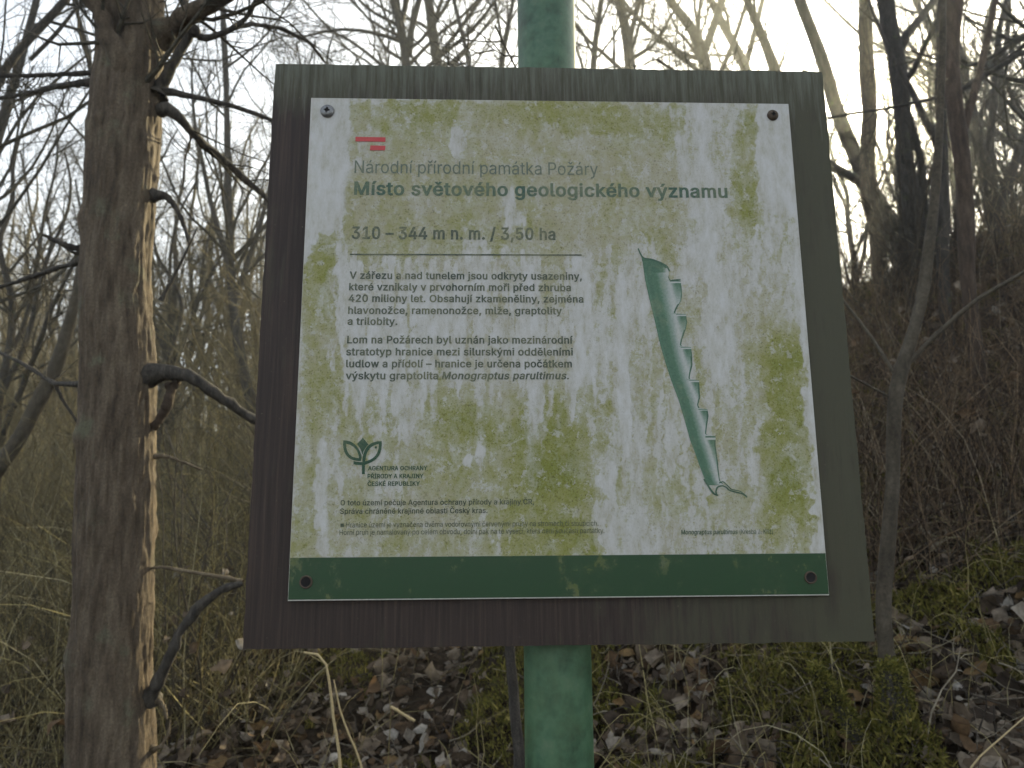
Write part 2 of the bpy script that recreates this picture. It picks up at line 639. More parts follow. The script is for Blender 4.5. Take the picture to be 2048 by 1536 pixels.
def algae_fields(X, Z):
    """growth on the white panel: how much covers each spot (0..1) and how green it is"""
    W = L(X, PY, Z) @ np.array(Matrix.Rotation(YAW, 3, 'Z')).T + foot
    x, y = to_px(W)
    A = np.full(x.shape, .50)
    G = np.full(x.shape, .27)

    def box(x0, x1, y0, y1, s=18, sy=None):
        sy = sy or s
        return sstep(x, x0 - s, x0 + s) * (1 - sstep(x, x1 - s, x1 + s)) * sstep(y, y0 - sy, y0 + sy) * (1 - sstep(y, y1 - sy, y1 + sy))

    def blob(cx, cy, rx, ry):
        return np.exp(-((x - cx) / rx) ** 2 - ((y - cy) / ry) ** 2)
    xl = 624 + (575 - 624) * (y - 197) / 1000.           # panel's own edges in the picture
    xr = 1577 + (1657 - 1577) * (y - 207) / 983.
    n1 = fbm(x / 60., y / 100., 0, 21, 5) - .5
    n2 = fbm(x / 26., y / 150., 0, 22, 4) - .5
    n3 = fbm(x / 16., y / 20., 0, 25, 4) - .5
    n4 = fbm(x / 110., y / 130., 0, 26, 3) - .5
    x0_, y0_ = x, y
    x = x + n3 * 34 + n4 * 40
    y = y + n3 * 40 + n4 * 30
    A += n1 * .60 + n2 * .48 + .11
    A += (fbm(x / 10., y / 300., 0, 28, 3) - .5) * .55 * sstep(y, 230, 420)
    G += (fbm(x / 120., y / 120., 0, 23, 3) - .5) * .6
    # washed pale zone right of the middle, with soft vertical runs
    pale = sstep(x, 1330 + n1 * 120, 1420 + n1 * 120)
    A -= .20 * pale
    A -= .12 * sstep(x, 1180, 1260) * (1 - pale)
    # strip of dense growth along the top
    A += .32 * box(700, 1365, 205, 272 - 0 * x, 6, 5) * (1 - .7 * box(700, 1050, 262, 300, 5, 8))
    G += .16 * box(700, 1365, 205, 272, 6, 5)
    A += .22 * box(690, 1380, 272, 480, 10, 12)
    G -= .12 * box(690, 1380, 272, 480, 10, 12)
    # clean corner strips
    A -= 1.0 * (1 - sstep(x0_ + n3 * 8, 692 - 45 * sstep(y, 262, 330) - 60 * sstep(y, 400, 540), 702 + 10 * sstep(y, 262, 330) - 60 * sstep(y, 400, 540))) * (1 - sstep(y, 430, 580))
    A -= 1.0 * sstep(x, 1500, 1530) * (1 - sstep(y, 330, 430))
    A -= .5 * sstep(x - xr, -26, -12) + .15 * (1 - sstep(x - xl, 8, 22))
    # olive runs
    A += .32 * box(1462, 1512, 220, 440, 14, 14)
    G += .28 * box(1462, 1512, 220, 440, 14, 14) + .4 * blob(1497, 415, 22, 35)
    A += .42 * blob(655, 530, 32, 60) + .22 * blob(640, 700, 40, 150)
    G += .35 * blob(650, 530, 40, 70)
    # lower half, speckled
    A += .10 * box(590, 1230, 770, 1112, 30)
    G += .08 * box(590, 1230, 770, 1112, 30)
    A += .26 * blob(1110, 940, 80, 100) + .16 * blob(960, 860, 90, 60) + .2 * blob(1120, 1060, 80, 50)
    G += .45 * blob(1115, 940, 85, 110) + .25 * blob(960, 850, 110, 60) + .2 * blob(1120, 1070, 80, 40)
    # bright green strip at the far edge
    tail = box(1540, 1612, 650, 1112, 20, 50)
    A += .50 * tail + .34 * blob(1515, 620, 30, 55) + .45 * blob(1540, 720, 50, 50) + .2 * blob(1600, 480, 30, 200)
    G += .62 * tail * (.75 + 1.2 * n1) + .1 * blob(1600, 480, 30, 200)
    G -= .15 * blob(1515, 610, 40, 60)
    A += .22 * blob(1400, 660, 40, 130) + .2 * blob(1480, 900, 60, 150)
    # rubbed with a hand over the text: rows of slanting strokes
    rs = np.random.default_rng(5)
    rub = np.zeros_like(x)
    x, y = x0_ + n3 * 9, y0_ + n3 * 14
    for k in range(78):
        xa = 676 + (k / 78) * 520 + rs.uniform(-8, 8)
        ya = rs.uniform(500, 560) if k < 40 else rs.uniform(490, 640)
        yb = rs.uniform(690, 860)
        sl = rs.uniform(-.10, .02)
        xc = xa + sl * (y - ya) + 3 * np.sin((y - ya) / 40 + k)
        wd = rs.uniform(3.5, 9)
        m = (1 - sstep(np.abs(x - xc), wd * .7, wd * 1.2)) * sstep(y, ya, ya + 8) * (1 - sstep(y, yb - 20, yb))
        rub = np.maximum(rub, m * rs.uniform(.45, 1))
    for (xa, ya, xb, yb, wd) in ((686, 500, 684, 780, 8), (835, 780, 815, 865, 13), (1080, 760, 1070, 830, 14), (1185, 520, 1210, 790, 12), (660, 545, 690, 610, 5),
                                 (905, 945, 960, 905, 8), (985, 870, 1060, 800, 4), (760, 860, 752, 920, 12), (1000, 1100, 1000, 1060, 16), (1215, 940, 1205, 1090, 18),
                                 (750, 420, 770, 480, 14), (905, 380, 925, 460, 10), (700, 330, 720, 480, 12), (760, 215, 800, 250, 12), (930, 215, 915, 290, 9),
                                 (1020, 390, 1050, 470, 14), (640, 900, 640, 1100, 12), (1240, 560, 1255, 900, 9), (1420, 480, 1440, 760, 13), (1360, 230, 1380, 420, 14)):
        t = np.clip(((x - xa) * (xb - xa) + (y - ya) * (yb - ya)) / ((xb - xa) ** 2 + (yb - ya) ** 2), 0, 1)
        dd = np.hypot(x - xa - t * (xb - xa), y - ya - t * (yb - ya)) + 34 * n2 + 26 * n1
        rub = np.maximum(rub, .8 * (1 - sstep(dd, wd * .3, wd * 1.5)))
    A -= .50 * rub * (.7 + 1.4 * n3)
    A -= .06 * box(690, 1180, 520, 770, 30)
    G -= .25 * box(690, 1180, 520, 790, 40)
    G = np.where(rub > .3, G * .6, G)
    # green band: only flecks
    band = Z < ZB
    A = np.where(band, .19 + n1 * .9 + n3 * .6 + .25 * blob(1250, 1130, 120, 18) + .25 * blob(1560, 1125, 70, 18), A)
    return np.clip(A, 0, 1), np.clip(G, 0, 1)


def m_panel():
    m, n, l, p = mat('printed plastic with algae')
    at_ = n.new('ShaderNodeAttribute')
    at_.attribute_name = 'tint'
    sp = n.new('ShaderNodeSeparateColor')
    l.new(at_.outputs['Color'], sp.inputs[0])
    A, G, B = sp.outputs
    f0 = noise(n, l, 30, 7, .68)
    f1 = noise(n, l, 130, 9, .78)
    f2 = noise(n, l, 1, 7, .72, stretch=(190, 190, 60))
    f3 = noise(n, l, 620, 6, .8)
    cr = noise(n, l, 95, 9, .74, dist=.25)
    md = noise(n, l, 48, 8, .72)
    hu = noise(n, l, 22, 7, .66)
    dt = noise(n, l, 1, 8, .75, stretch=(120, 120, 45))
    nz = mth(n, l, 'ADD', mth(n, l, 'MULTIPLY', f0.outputs['Fac'], .28), mth(n, l, 'ADD', mth(n, l, 'MULTIPLY', f1.outputs['Fac'], .46), mth(n, l, 'MULTIPLY', f2.outputs['Fac'], .26)))
    v = mth(n, l, 'ADD', A, mth(n, l, 'MULTIPLY', mth(n, l, 'SUBTRACT', nz, .5), 2.6))
    cov = n.new('ShaderNodeMapRange')
    cov.interpolation_type = 'SMOOTHSTEP'
    cov.inputs[1].default_value, cov.inputs[2].default_value = .40, .58
    l.new(v, cov.inputs[0])
    fine = n.new('ShaderNodeMapRange')
    fine.inputs[1].default_value, fine.inputs[2].default_value = .36, .62
    fine.inputs[3].default_value, fine.inputs[4].default_value = .62, 1.12
    l.new(f3.outputs['Fac'], fine.inputs[0])
    ckr = n.new('ShaderNodeMapRange')
    ckr.inputs[1].default_value, ckr.inputs[2].default_value = .585, .555
    ckr.inputs[3].default_value, ckr.inputs[4].default_value = .18, 1
    l.new(cr.outputs['Fac'], ckr.inputs[0])
    soft = n.new('ShaderNodeMapRange')
    soft.inputs[1].default_value, soft.inputs[2].default_value = .25, .95
    soft.inputs[4].default_value = .22
    l.new(A, soft.inputs[0])
    cv = mth(n, l, 'MULTIPLY', cov.outputs[0], mth(n, l, 'MULTIPLY', fine.outputs[0], ckr.outputs[0]))
    op = n.new('ShaderNodeMapRange')
    op.inputs[1].default_value, op.inputs[2].default_value = .36, .62
    op.inputs[3].default_value, op.inputs[4].default_value = .30, 1.0
    l.new(mth(n, l, 'ADD', md.outputs['Fac'], mth(n, l, 'MULTIPLY', mth(n, l, 'SUBTRACT', A, .6), .25)), op.inputs[0])
    cv = mth(n, l, 'MULTIPLY', cv, op.outputs[0])
    cv = mth(n, l, 'ADD', mth(n, l, 'MULTIPLY', cv, .88), soft.outputs[0], clamp=True)
    gv = mth(n, l, 'ADD', G, mth(n, l, 'MULTIPLY', mth(n, l, 'SUBTRACT', mth(n, l, 'ADD', f1.outputs['Fac'], hu.outputs['Fac']), 1.0), 1.7), clamp=True)
    rg_ = ramp(n, [(0, (.36, .335, .215)), (.30, (.305, .295, .13)), (.60, (.25, .25, .06)), (1, (.185, .20, .02))])
    l.new(gv, rg_.inputs[0])
    rdt = ramp(n, [(.40, (.53, .52, .50)), (.56, (.46, .445, .40)), (.70, (.36, .335, .25))])
    l.new(mth(n, l, 'ADD', dt.outputs['Fac'], mth(n, l, 'MULTIPLY', A, .10)), rdt.inputs[0])
    base = mixc(n, l, B, rdt.outputs[0], (.0125, .050, .0145))
    cvb = mth(n, l, 'MULTIPLY', cv, mth(n, l, 'SUBTRACT', 1.0, mth(n, l, 'MULTIPLY', B, .55)))
    cvb = mth(n, l, 'MULTIPLY', cvb, .95)
    c = mixc(n, l, cvb, base, rg_.outputs[0])
    d = noise(n, l, 620, 3, .6)
    rd = ramp(n, [(.58, (0, 0, 0)), (.70, (.8, .8, .8))])
    l.new(d.outputs['Fac'], rd.inputs[0])
    dk = mth(n, l, 'MULTIPLY', rd.outputs[0], mth(n, l, 'MULTIPLY', A, 1.0))
    c = mixc(n, l, dk, c, (.075, .065, .03))
    l.new(c, p.inputs['Base Color'])
    rr = n.new('ShaderNodeMapRange')
    rr.inputs[3].default_value, rr.inputs[4].default_value = .38, .8
    l.new(cv, rr.inputs[0])
    l.new(rr.outputs[0], p.inputs['Roughness'])
    p.inputs['Specular IOR Level'].default_value = .4
    bump(n, l, p, cov.outputs[0], .25, .0006)
    return m


def plain(name, col, rough=.5, metal=0.0, spec=.5):
    m, n, l, p = mat(name)
    nz = noise(n, l, 300, 5, .6)
    r = ramp(n, [(.3, tuple(c * .78 for c in col)), (.7, tuple(min(1, c * 1.2) for c in col))])
    l.new(nz.outputs['Fac'], r.inputs[0])
    l.new(r.outputs[0], p.inputs['Base Color'])
    p.inputs['Roughness'].default_value = rough
    p.inputs['Metallic'].default_value = metal
    p.inputs['Specular IOR Level'].default_value = spec
    return m


def build_panel():
    nx, nz = 430, 400
    xs = np.linspace(px0, px1, nx)
    k = int(nz * (ZB - pz0) / (pz1 - pz0))
    zs = np.concatenate([np.linspace(pz0, ZB - .0002, k), np.linspace(ZB + .0002, pz1, nz - k)])
    X, Z = np.meshgrid(xs, zs, indexing='ij')
    A, G = algae_fields(X, Z)
    B = (Z < ZB).astype(float)
    col = np.stack([A, G, B], -1).reshape(-1, 3)
    mb = MB().add(L(X, PY, Z).reshape(-1, 3), grid_faces(nx, nz), col)
    o = mb.build('panel', m_panel(), SIGN, smooth=False)
    # pale cut edge and back of the sheet
    e = MB()
    rounded_box(e, px0 - .0004, px1 + .0004, PY + .00025, PY + PT, pz0 - .0011, pz1 + .0004, .0003)
    e.build('panel_edge', plain('cut sheet edge', (.55, .53, .47), .6), o, smooth=False)
    return o


PANEL = build_panel()


# lettering ---------------------------------------------------------
def m_ink(name, col, fade=.6):
    """print that the growth partly covers"""
    m, n, l, p = mat(name)
    f1 = noise(n, l, 330, 8, .72)
    f2 = noise(n, l, 40, 4, .6, stretch=(1, 1, .5))
    v = mth(n, l, 'ADD', mth(n, l, 'MULTIPLY', f1.outputs['Fac'], .6), mth(n, l, 'MULTIPLY', f2.outputs['Fac'], .5))
    r = ramp(n, [(.45, (0, 0, 0)), (.66, (fade,) * 3)])
    l.new(v, r.inputs[0])
    c = mixc(n, l, r.outputs[0], col, (.30, .29, .16))
    l.new(c, p.inputs['Base Color'])
    p.inputs['Roughness'].default_value = .5
    p.inputs['Specular IOR Level'].default_value = .4
    return m


INK_T = m_ink('title ink', (.04, .095, .065), .45)
INK_L = m_ink('thin title ink', (.10, .135, .11), .35)
INK = m_ink('body ink', (.042, .062, .048), .55)
INK_S = m_ink('small print ink', (.036, .055, .034), .30)
INK_G = m_ink('emblem green ink', (.013, .062, .03), .2)
INK_R = m_ink('red ink', (.52, .045, .055), .12)


# letter outlines of a plain grotesque, 1/1000 em: character|advance|x,y x,y ...;next loop
GLYPHS = {}
for _ln in """(|273|89,207 101,324 132,441 177,539 236,539 191,428 161,313 151,207 160,115 188,16 236,-96 177,-96 139,-21 111,55 95,131
)|273|37,-96 86,18 113,116 122,207 112,313 82,428 37,539 97,539 142,441 173,323 184,207 178,130 161,53 134,-22 97,-96
,|188|38,-119 68,71 137,71 84,-119
.|188|95,-4 78,-1 63,9 53,24 50,41 53,59 63,73 78,83 95,87 113,83 128,73 138,59 141,41 138,24 128,9 113,-1
/|249|235,533 71,-76 14,-76 178,533
0|453|227,-7 174,1 130,24 95,62 69,113 53,178 48,254 53,330 69,395 95,447 130,484 174,508 227,516 279,508 323,484 358,447 384,395 400,330 405,254 400,178 384,113 359,62 323,24 279,1;227,50 261,56 290,74 313,103 330,144 340,194 344,254 340,314 330,365 313,405 290,435 261,453 227,460 192,453 163,435 140,405 123,365 113,314 109,254 113,194 123,144 140,103 163,74 192,56
1|453|76,0 76,55 391,55 391,0;276,509 276,0 212,0 212,448 86,358 86,427 198,509
2|453|64,0 64,47 234,229 282,282 311,327 320,371 317,397 308,419 293,436 273,449 224,460 196,457 172,447 153,433 139,413 130,390 127,362 66,362 71,405 86,442 111,473 143,496 182,511 225,516 268,511 306,497 337,474 361,445 376,411 381,372 371,318 336,259 267,180 153,60 389,57 389,0
3|453|218,-7 173,-3 133,10 98,30 70,57 52,91 44,132 109,132 115,107 126,87 144,71 165,59 219,50 275,61 297,74 315,93 325,116 329,145 326,172 316,196 299,217 275,234 242,244 201,248 157,248 157,299 288,448 288,452 70,452 70,509 372,509 372,461 211,278 211,289 264,288 308,276 344,253 371,222 387,186 393,145 387,103 370,66 344,36 309,12 266,-2
4|453|40,105 40,158 247,509 311,509 109,166 413,163 413,105;282,0 282,121 282,146 282,318 343,318 343,0
5|453|221,-7 178,-2 140,11 108,32 83,60 66,93 60,130 122,130 127,108 138,89 173,60 221,50 250,53 276,64 298,82 314,104 324,131 328,162 324,193 314,221 297,244 275,262 248,273 218,277 167,268 128,246 67,253 96,509 366,509 366,452 151,452 134,301 178,325 229,334 263,330 294,321 321,306 345,285 364,260 379,231 388,199 391,163 385,117 369,76 343,41 309,15 268,-1
A|480|16,0 201,509 276,509 463,0 395,0 287,302 264,372 232,478 245,478 213,371 191,302 85,0;110,142 110,199 370,199 370,142
B|456|60,0 60,509 241,509 289,504 329,491 359,469 381,442 394,410 398,374 395,344 387,320 356,286 315,267 315,262 339,257 363,245 385,227 402,203 414,173 418,136 413,100 400,67 377,39 344,18 301,4 247,0;125,57 245,57 296,63 330,80 349,105 355,137 352,161 342,184 327,203 306,218 279,228 248,231 125,231;125,285 238,285 288,296 308,309 323,326 333,348 336,372 330,403 313,429 283,446 240,452 125,452
C|510|267,-7 205,1 150,25 104,63 70,115 48,179 40,254 48,329 70,393 104,445 150,484 205,508 267,516 340,504 373,490 402,471 427,447 448,418 463,385 473,348 408,348 389,395 357,428 315,449 267,456 223,450 184,432 150,403 125,364 109,314 103,254 109,194 125,145 151,105 184,76 223,59 267,53 315,60 357,81 389,114 408,160 473,160 463,124 448,91 428,62 402,38 373,19 341,5 305,-4
D|502|219,0 96,0 96,57 215,57 272,63 318,81 354,110 379,149 394,198 399,255 394,312 379,361 354,399 320,428 275,446 221,452 93,452 93,509 225,509 294,501 353,478 399,441 433,391 455,329 462,255 455,181 433,119 398,68 351,31 291,8;125,509 125,0 60,0 60,509
E|419|60,0 60,509 372,509 372,452 125,452 125,286 355,286 355,229 125,229 125,57 375,57 375,0
G|520|269,-7 205,1 149,25 104,64 69,116 47,179 40,254 47,329 69,393 103,445 149,484 203,508 265,516 304,513 340,504 374,489 403,469 429,445 449,416 465,384 474,349 408,349 387,393 356,427 315,448 265,456 222,450 183,432 150,404 125,364 109,314 103,254 109,194 125,145 151,105 184,76 224,59 269,53 309,57 345,71 374,93 396,123 410,160 415,202 434,199 283,199 283,256 478,256 478,200 471,141 451,91 419,50 377,19 326,0
H|517|60,0 60,509 125,509 125,289 392,289 392,509 457,509 457,0 392,0 392,232 125,232 125,0
I|300|31,0 31,57 118,57 118,452 31,452 31,509 269,509 269,452 183,452 183,57 269,57 269,0
J|396|185,-7 124,3 75,33 44,81 33,145 33,173 98,173 98,145 104,104 122,74 149,56 185,50 220,56 248,74 266,104 272,145 272,509 336,509 336,145 326,81 294,33 246,3
K|467|104,145 104,216 139,261 174,303 212,344 364,509 448,509 231,276;60,0 60,509 125,509 125,334 124,225 125,193 125,0;372,0 188,259 228,309 449,0
L|393|60,0 60,509 125,509 125,57 361,57 361,0
M|628|60,0 60,509 152,509 277,187 287,159 299,123 311,84 322,49 307,49 318,83 330,121 342,158 352,187 476,509 568,509 568,0 504,0 504,291 504,327 505,369 506,413 507,457 513,457 498,409 482,363 467,322 456,291 342,0 286,0 170,291 159,321 145,361 129,408 112,457 119,457 120,416 121,372 122,328 122,291 122,0
N|523|60,0 60,509 136,509 343,183 363,151 388,107 414,55 405,54 401,108 399,157 399,195 399,509 463,509 463,0 387,0 202,290 177,331 148,381 108,452 119,454 122,384 124,328 125,291 125,0
O|533|267,-7 205,1 150,25 105,63 70,115 48,179 40,254 48,329 70,393 105,445 150,484 205,508 267,516 329,508 384,484 429,445 464,393 486,329 493,254 486,179 464,115 429,63 384,25 329,1;267,53 310,59 349,76 383,105 408,144 425,194 430,254 425,314 408,365 383,404 349,433 310,450 267,456 223,450 184,433 151,404 125,364 109,314 103,254 109,194 125,144 151,105 184,76 223,59
P|445|60,0 60,509 235,509 289,503 332,487 366,462 390,430 404,391 409,348 404,304 390,265 366,233 332,207 289,191 235,186 109,186 109,242 233,242 269,246 297,256 318,272 333,294 342,319 344,348 342,376 333,402 318,423 297,439 268,449 232,452 125,452 125,0
R|449|60,0 60,509 236,509 290,504 333,489 367,465 390,433 405,395 409,352 405,309 390,271 367,240 333,217 289,203 236,198 96,198 96,255 234,255 269,258 298,267 319,281 334,300 342,324 345,352 342,380 334,405 319,425 298,440 269,449 233,452 125,452 125,0;353,0 230,229 303,229 428,0
S|447|224,-9 172,-4 128,9 91,31 64,60 46,96 38,137 104,137 110,110 123,88 142,71 166,59 224,49 257,52 286,60 311,74 329,92 341,114 346,139 342,161 332,179 296,205 245,222 184,239 128,260 86,289 60,326 52,372 58,413 75,448 102,476 138,498 180,511 227,516 275,511 316,498 351,476 377,449 394,415 401,378 337,378 326,412 302,437 267,453 225,459 194,456 167,448 145,435 129,418 118,398 115,376 119,352 131,334 169,308 212,293 264,279 312,264 359,238 395,198 405,171 408,139 403,99 386,64 360,34 323,11 278,-4
T|449|32,452 32,509 417,509 417,452 257,452 257,0 193,0 193,452
U|517|259,-8 203,-2 154,15 114,43 85,80 66,124 60,173 60,509 124,509 124,178 128,144 141,113 160,87 187,68 220,56 259,52 298,56 331,68 357,87 377,113 389,144 393,178 393,509 457,509 457,173 451,124 433,80 403,43 363,15 315,-2
V|480|204,0 16,509 84,509 192,206 215,137 248,31 235,31 267,138 290,206 395,509 463,509 278,0
Y|472|203,0 203,208 16,509 91,509 192,344 222,292 250,230 224,230 251,293 280,344 381,509 455,509 268,208 268,0
a|389|160,-9 126,-5 94,5 68,22 48,45 35,73 30,108 34,138 43,161 58,179 78,193 125,211 178,220 234,227 265,235 273,243 276,255 267,297 240,322 196,331 149,322 118,301 100,274 41,291 57,322 79,346 104,364 133,375 194,384 239,379 286,360 306,343 322,320 333,290 337,251 337,0 277,0 277,52 272,52 252,25 215,1;170,45 202,49 228,59 248,74 263,93 272,115 276,138 276,190 259,182 231,176 200,171 175,168 134,159 103,139 95,124 92,105 102,72 130,52
b|424|229,-8 198,-5 172,4 138,31 118,59 112,59 112,0 53,0 53,509 114,509 114,319 118,319 137,346 171,373 197,381 229,384 274,378 313,361 345,332 370,293 385,245 390,189 385,133 370,84 346,45 313,16 274,-2;220,47 253,51 279,66 301,88 316,117 325,151 328,189 325,227 316,261 301,290 280,311 253,325 220,330 188,325 161,312 140,291 125,263 116,229 113,189 116,150 125,115 140,86 162,65 188,51
c|396|207,-8 159,-2 117,16 82,46 56,85 40,133 34,187 40,243 56,291 82,330 117,360 159,378 207,384 260,377 305,356 340,322 362,277 303,262 290,289 270,311 242,325 207,330 173,325 145,310 124,287 108,258 99,224 96,187 99,151 108,117 124,89 145,66 173,51 207,46 243,52 271,66 292,89 304,117 363,102 341,56 306,21 261,-1
d|424|195,-8 151,-2 111,16 79,45 55,84 39,133 34,189 39,245 55,293 79,332 112,361 151,378 196,384 228,381 253,373 287,346 306,319 311,319 311,509 372,509 372,0 313,0 313,59 307,59 287,31 252,4 227,-5;205,47 236,51 263,65 284,86 299,115 309,150 312,189 309,229 300,263 284,291 263,312 237,325 205,330 172,325 145,311 124,290 108,261 99,227 96,189 99,151 109,117 124,88 145,66 172,51
e|404|212,-8 161,-2 117,16 82,46 56,85 40,132 34,187 39,242 55,290 81,329 115,359 157,378 205,384 266,374 294,361 319,341 341,315 357,282 368,242 371,194 371,169 75,169 75,221 338,221 310,202 307,237 298,269 283,294 263,314 237,326 205,330 173,326 146,313 125,294 109,270 99,241 96,211 96,178 100,139 110,106 128,80 151,61 179,50 212,46 254,53 285,73 306,105 365,91 353,63 335,39 311,19 283,4 249,-5
g|425|207,-151 168,-148 134,-140 82,-110 51,-69 101,-41 122,-66 154,-88 207,-97 249,-92 282,-75 304,-47 311,-6 311,68 306,68 287,41 252,16 227,8 195,5 152,10 113,27 80,53 55,90 39,136 34,191 39,246 55,293 80,332 112,361 152,378 196,384 228,382 253,373 288,346 308,319 313,319 313,379 372,379 372,-9 367,-54 350,-90 324,-117 291,-136 251,-147;205,59 237,63 264,75 285,95 300,121 309,154 312,193 309,231 300,264 285,291 264,312 237,325 205,330 172,325 145,312 124,290 109,262 99,229 96,193 99,155 109,123 124,96 145,76 172,63
h|410|114,227 114,0 53,0 53,509 114,509 114,287 102,287 124,332 152,362 187,379 227,384 264,380 295,369 321,349 341,321 353,285 357,240 357,0 296,0 296,235 290,275 273,304 246,323 210,329 184,326 161,317 141,303 126,283 117,257
i|167|53,0 53,379 114,379 114,0;84,443 67,446 54,455 44,468 41,483 44,499 54,512 67,521 84,524 100,521 114,512 123,499 126,483 123,468 114,455 100,446
j|167|53,379 114,379 114,-30 111,-63 102,-90 86,-113 65,-129 37,-139 4,-143 -10,-143 -10,-87 2,-87 25,-83 40,-72 50,-54 53,-29;83,443 67,446 53,455 44,468 41,483 44,499 53,512 67,521 83,524 100,521 114,512 123,499 126,483 123,468 114,455 100,446
k|381|110,137 110,212 121,212 284,379 360,379 184,199 177,199;53,0 53,509 114,509 114,0;294,0 148,186 191,229 372,0
l|189|139,-2 101,3 74,20 58,47 53,84 53,509 114,509 114,99 120,62 130,54 146,52 160,53 170,54 181,3 162,-1
m|610|53,0 53,379 112,379 112,295 108,295 118,323 132,346 172,376 219,386 257,380 287,361 309,331 321,295 312,295 322,321 337,343 381,375 437,386 468,383 497,372 522,354 541,328 553,296 557,255 557,0 496,0 496,254 490,289 473,313 447,326 419,330 395,328 374,320 345,290 335,247 335,0 274,0 274,260 269,288 253,311 229,326 199,330 158,320 140,307 126,289 117,266 114,238 114,0
n|410|114,227 114,0 53,0 53,379 112,379 112,287 102,287 124,332 152,362 187,379 227,384 264,380 295,369 321,349 341,321 353,285 357,240 357,0 296,0 296,235 290,275 273,304 246,323 210,329 184,326 161,317 141,303 126,283 117,257
o|415|207,-8 159,-2 117,16 82,46 56,85 40,133 34,187 40,243 56,291 82,330 117,360 159,378 207,384 256,378 299,360 333,330 359,291 376,243 381,187 376,133 359,85 333,46 299,16 256,-2;207,46 242,51 270,66 292,89 307,117 316,151 319,187 316,224 307,258 292,287 270,310 242,325 207,330 173,325 145,310 124,287 108,258 99,224 96,187 99,151 108,117 124,89 145,66 173,51
p|424|53,-143 53,379 112,379 112,319 118,319 137,346 171,373 197,381 229,384 274,378 313,361 345,332 370,293 385,245 390,189 385,133 370,84 346,45 313,16 274,-2 229,-8 198,-5 173,4 138,31 118,59 114,59 114,-143;220,47 253,51 279,66 301,88 316,117 325,151 328,189 325,227 316,261 301,290 280,311 253,325 220,330 188,325 161,312 140,291 125,263 116,229 113,189 116,150 125,115 140,86 162,65 188,51
r|259|53,0 53,379 112,379 112,321 130,347 152,367 181,380 213,385 229,384 243,384 243,322 230,324 207,326 182,323 159,315 140,301 126,284 117,262 114,237 114,0
s|365|182,-8 145,-5 112,3 84,18 62,38 45,63 36,94 94,107 105,79 124,60 150,49 181,45 217,50 244,62 262,81 268,103 265,121 254,136 237,147 212,155 149,170 104,186 72,208 53,237 47,274 51,305 65,332 87,354 115,370 149,381 187,384 223,381 254,372 279,358 299,339 324,290 268,277 258,298 243,316 219,328 187,333 156,329 131,317 114,299 109,277 112,258 124,243 172,223 229,209 275,194 306,171 325,142 331,107 326,75 312,47 290,24 260,6 223,-5
t|227|204,379 204,327 6,327 6,379;65,471 126,471 126,98 128,76 136,61 150,53 170,50 185,51 202,54 213,2 192,-3 168,-4 125,2 92,21 72,52 65,93
u|410|182,-5 146,-1 115,11 89,31 69,59 57,95 53,139 53,379 114,379 114,144 119,105 137,75 164,56 200,50 226,53 249,62 268,77 283,97 293,122 296,153 296,379 357,379 357,0 298,0 298,92 307,92 286,47 257,17 222,0
v|389|163,0 17,379 84,379 165,155 187,87 206,21 184,21 203,87 224,155 305,379 371,379 226,0
w|567|138,0 23,379 87,379 133,214 154,137 175,41 165,41 186,135 206,214 252,379 316,379 362,214 382,136 402,41 391,41 413,135 434,214 480,379 545,379 429,0 368,0 319,172 305,225 291,280 277,338 291,338 277,280 263,225 248,172 199,0
y|389|47,-139 61,-86 71,-87 104,-89 130,-74 151,-36 163,-1 17,379 84,379 165,155 187,87 206,21 184,21 202,87 224,155 305,379 371,379 204,-58 177,-107 139,-136 91,-145 65,-143
z|380|42,0 42,46 254,320 48,323 48,379 333,379 333,331 126,60 126,56 339,56 339,0
É|419|60,0 60,509 372,509 372,452 125,452 125,286 355,286 355,229 125,229 125,57 375,57 375,0;191,558 239,659 307,659 241,558
Í|300|31,0 31,57 118,57 118,452 31,452 31,509 269,509 269,452 183,452 183,57 269,57 269,0;124,558 171,659 240,659 174,558
á|389|160,-9 126,-5 94,5 68,22 48,45 35,73 30,108 34,138 43,161 58,179 78,193 125,211 178,220 234,227 265,235 273,243 276,255 267,297 240,322 196,331 149,322 118,301 100,274 41,291 57,322 79,346 104,364 133,375 194,384 239,379 286,360 306,343 322,320 333,290 337,251 337,0 277,0 277,52 272,52 252,25 215,1;170,45 202,49 228,59 248,74 263,93 272,115 276,138 276,190 259,182 231,176 200,171 175,168 134,159 103,139 95,124 92,105 102,72 130,52;162,429 210,529 278,529 212,429
é|404|212,-8 161,-2 117,16 82,46 56,85 40,132 34,187 39,242 55,290 81,329 115,359 157,378 205,384 266,374 294,361 319,341 341,315 357,282 368,242 371,194 371,169 75,169 75,221 338,221 310,202 307,237 298,269 283,294 263,314 237,326 205,330 173,326 146,313 125,294 109,270 99,241 96,211 96,178 100,139 110,106 128,80 151,61 179,50 212,46 254,53 285,73 306,105 365,91 353,63 335,39 311,19 283,4 249,-5;177,429 225,529 293,529 227,429
í|167|53,0 53,379 114,379 114,0;57,429 104,529 173,529 107,429
ú|410|182,-5 146,-1 115,11 89,31 69,59 57,95 53,139 53,379 114,379 114,144 119,105 137,75 164,56 200,50 226,53 249,62 268,77 283,97 293,122 296,153 296,379 357,379 357,0 298,0 298,92 307,92 286,47 257,17 222,0;178,429 226,529 294,529 228,429
ý|389|47,-139 61,-86 71,-87 104,-89 130,-74 151,-36 163,-1 17,379 84,379 165,155 187,87 206,21 184,21 202,87 224,155 305,379 371,379 204,-58 177,-107 139,-136 91,-145 65,-143;168,429 215,529 284,529 218,429
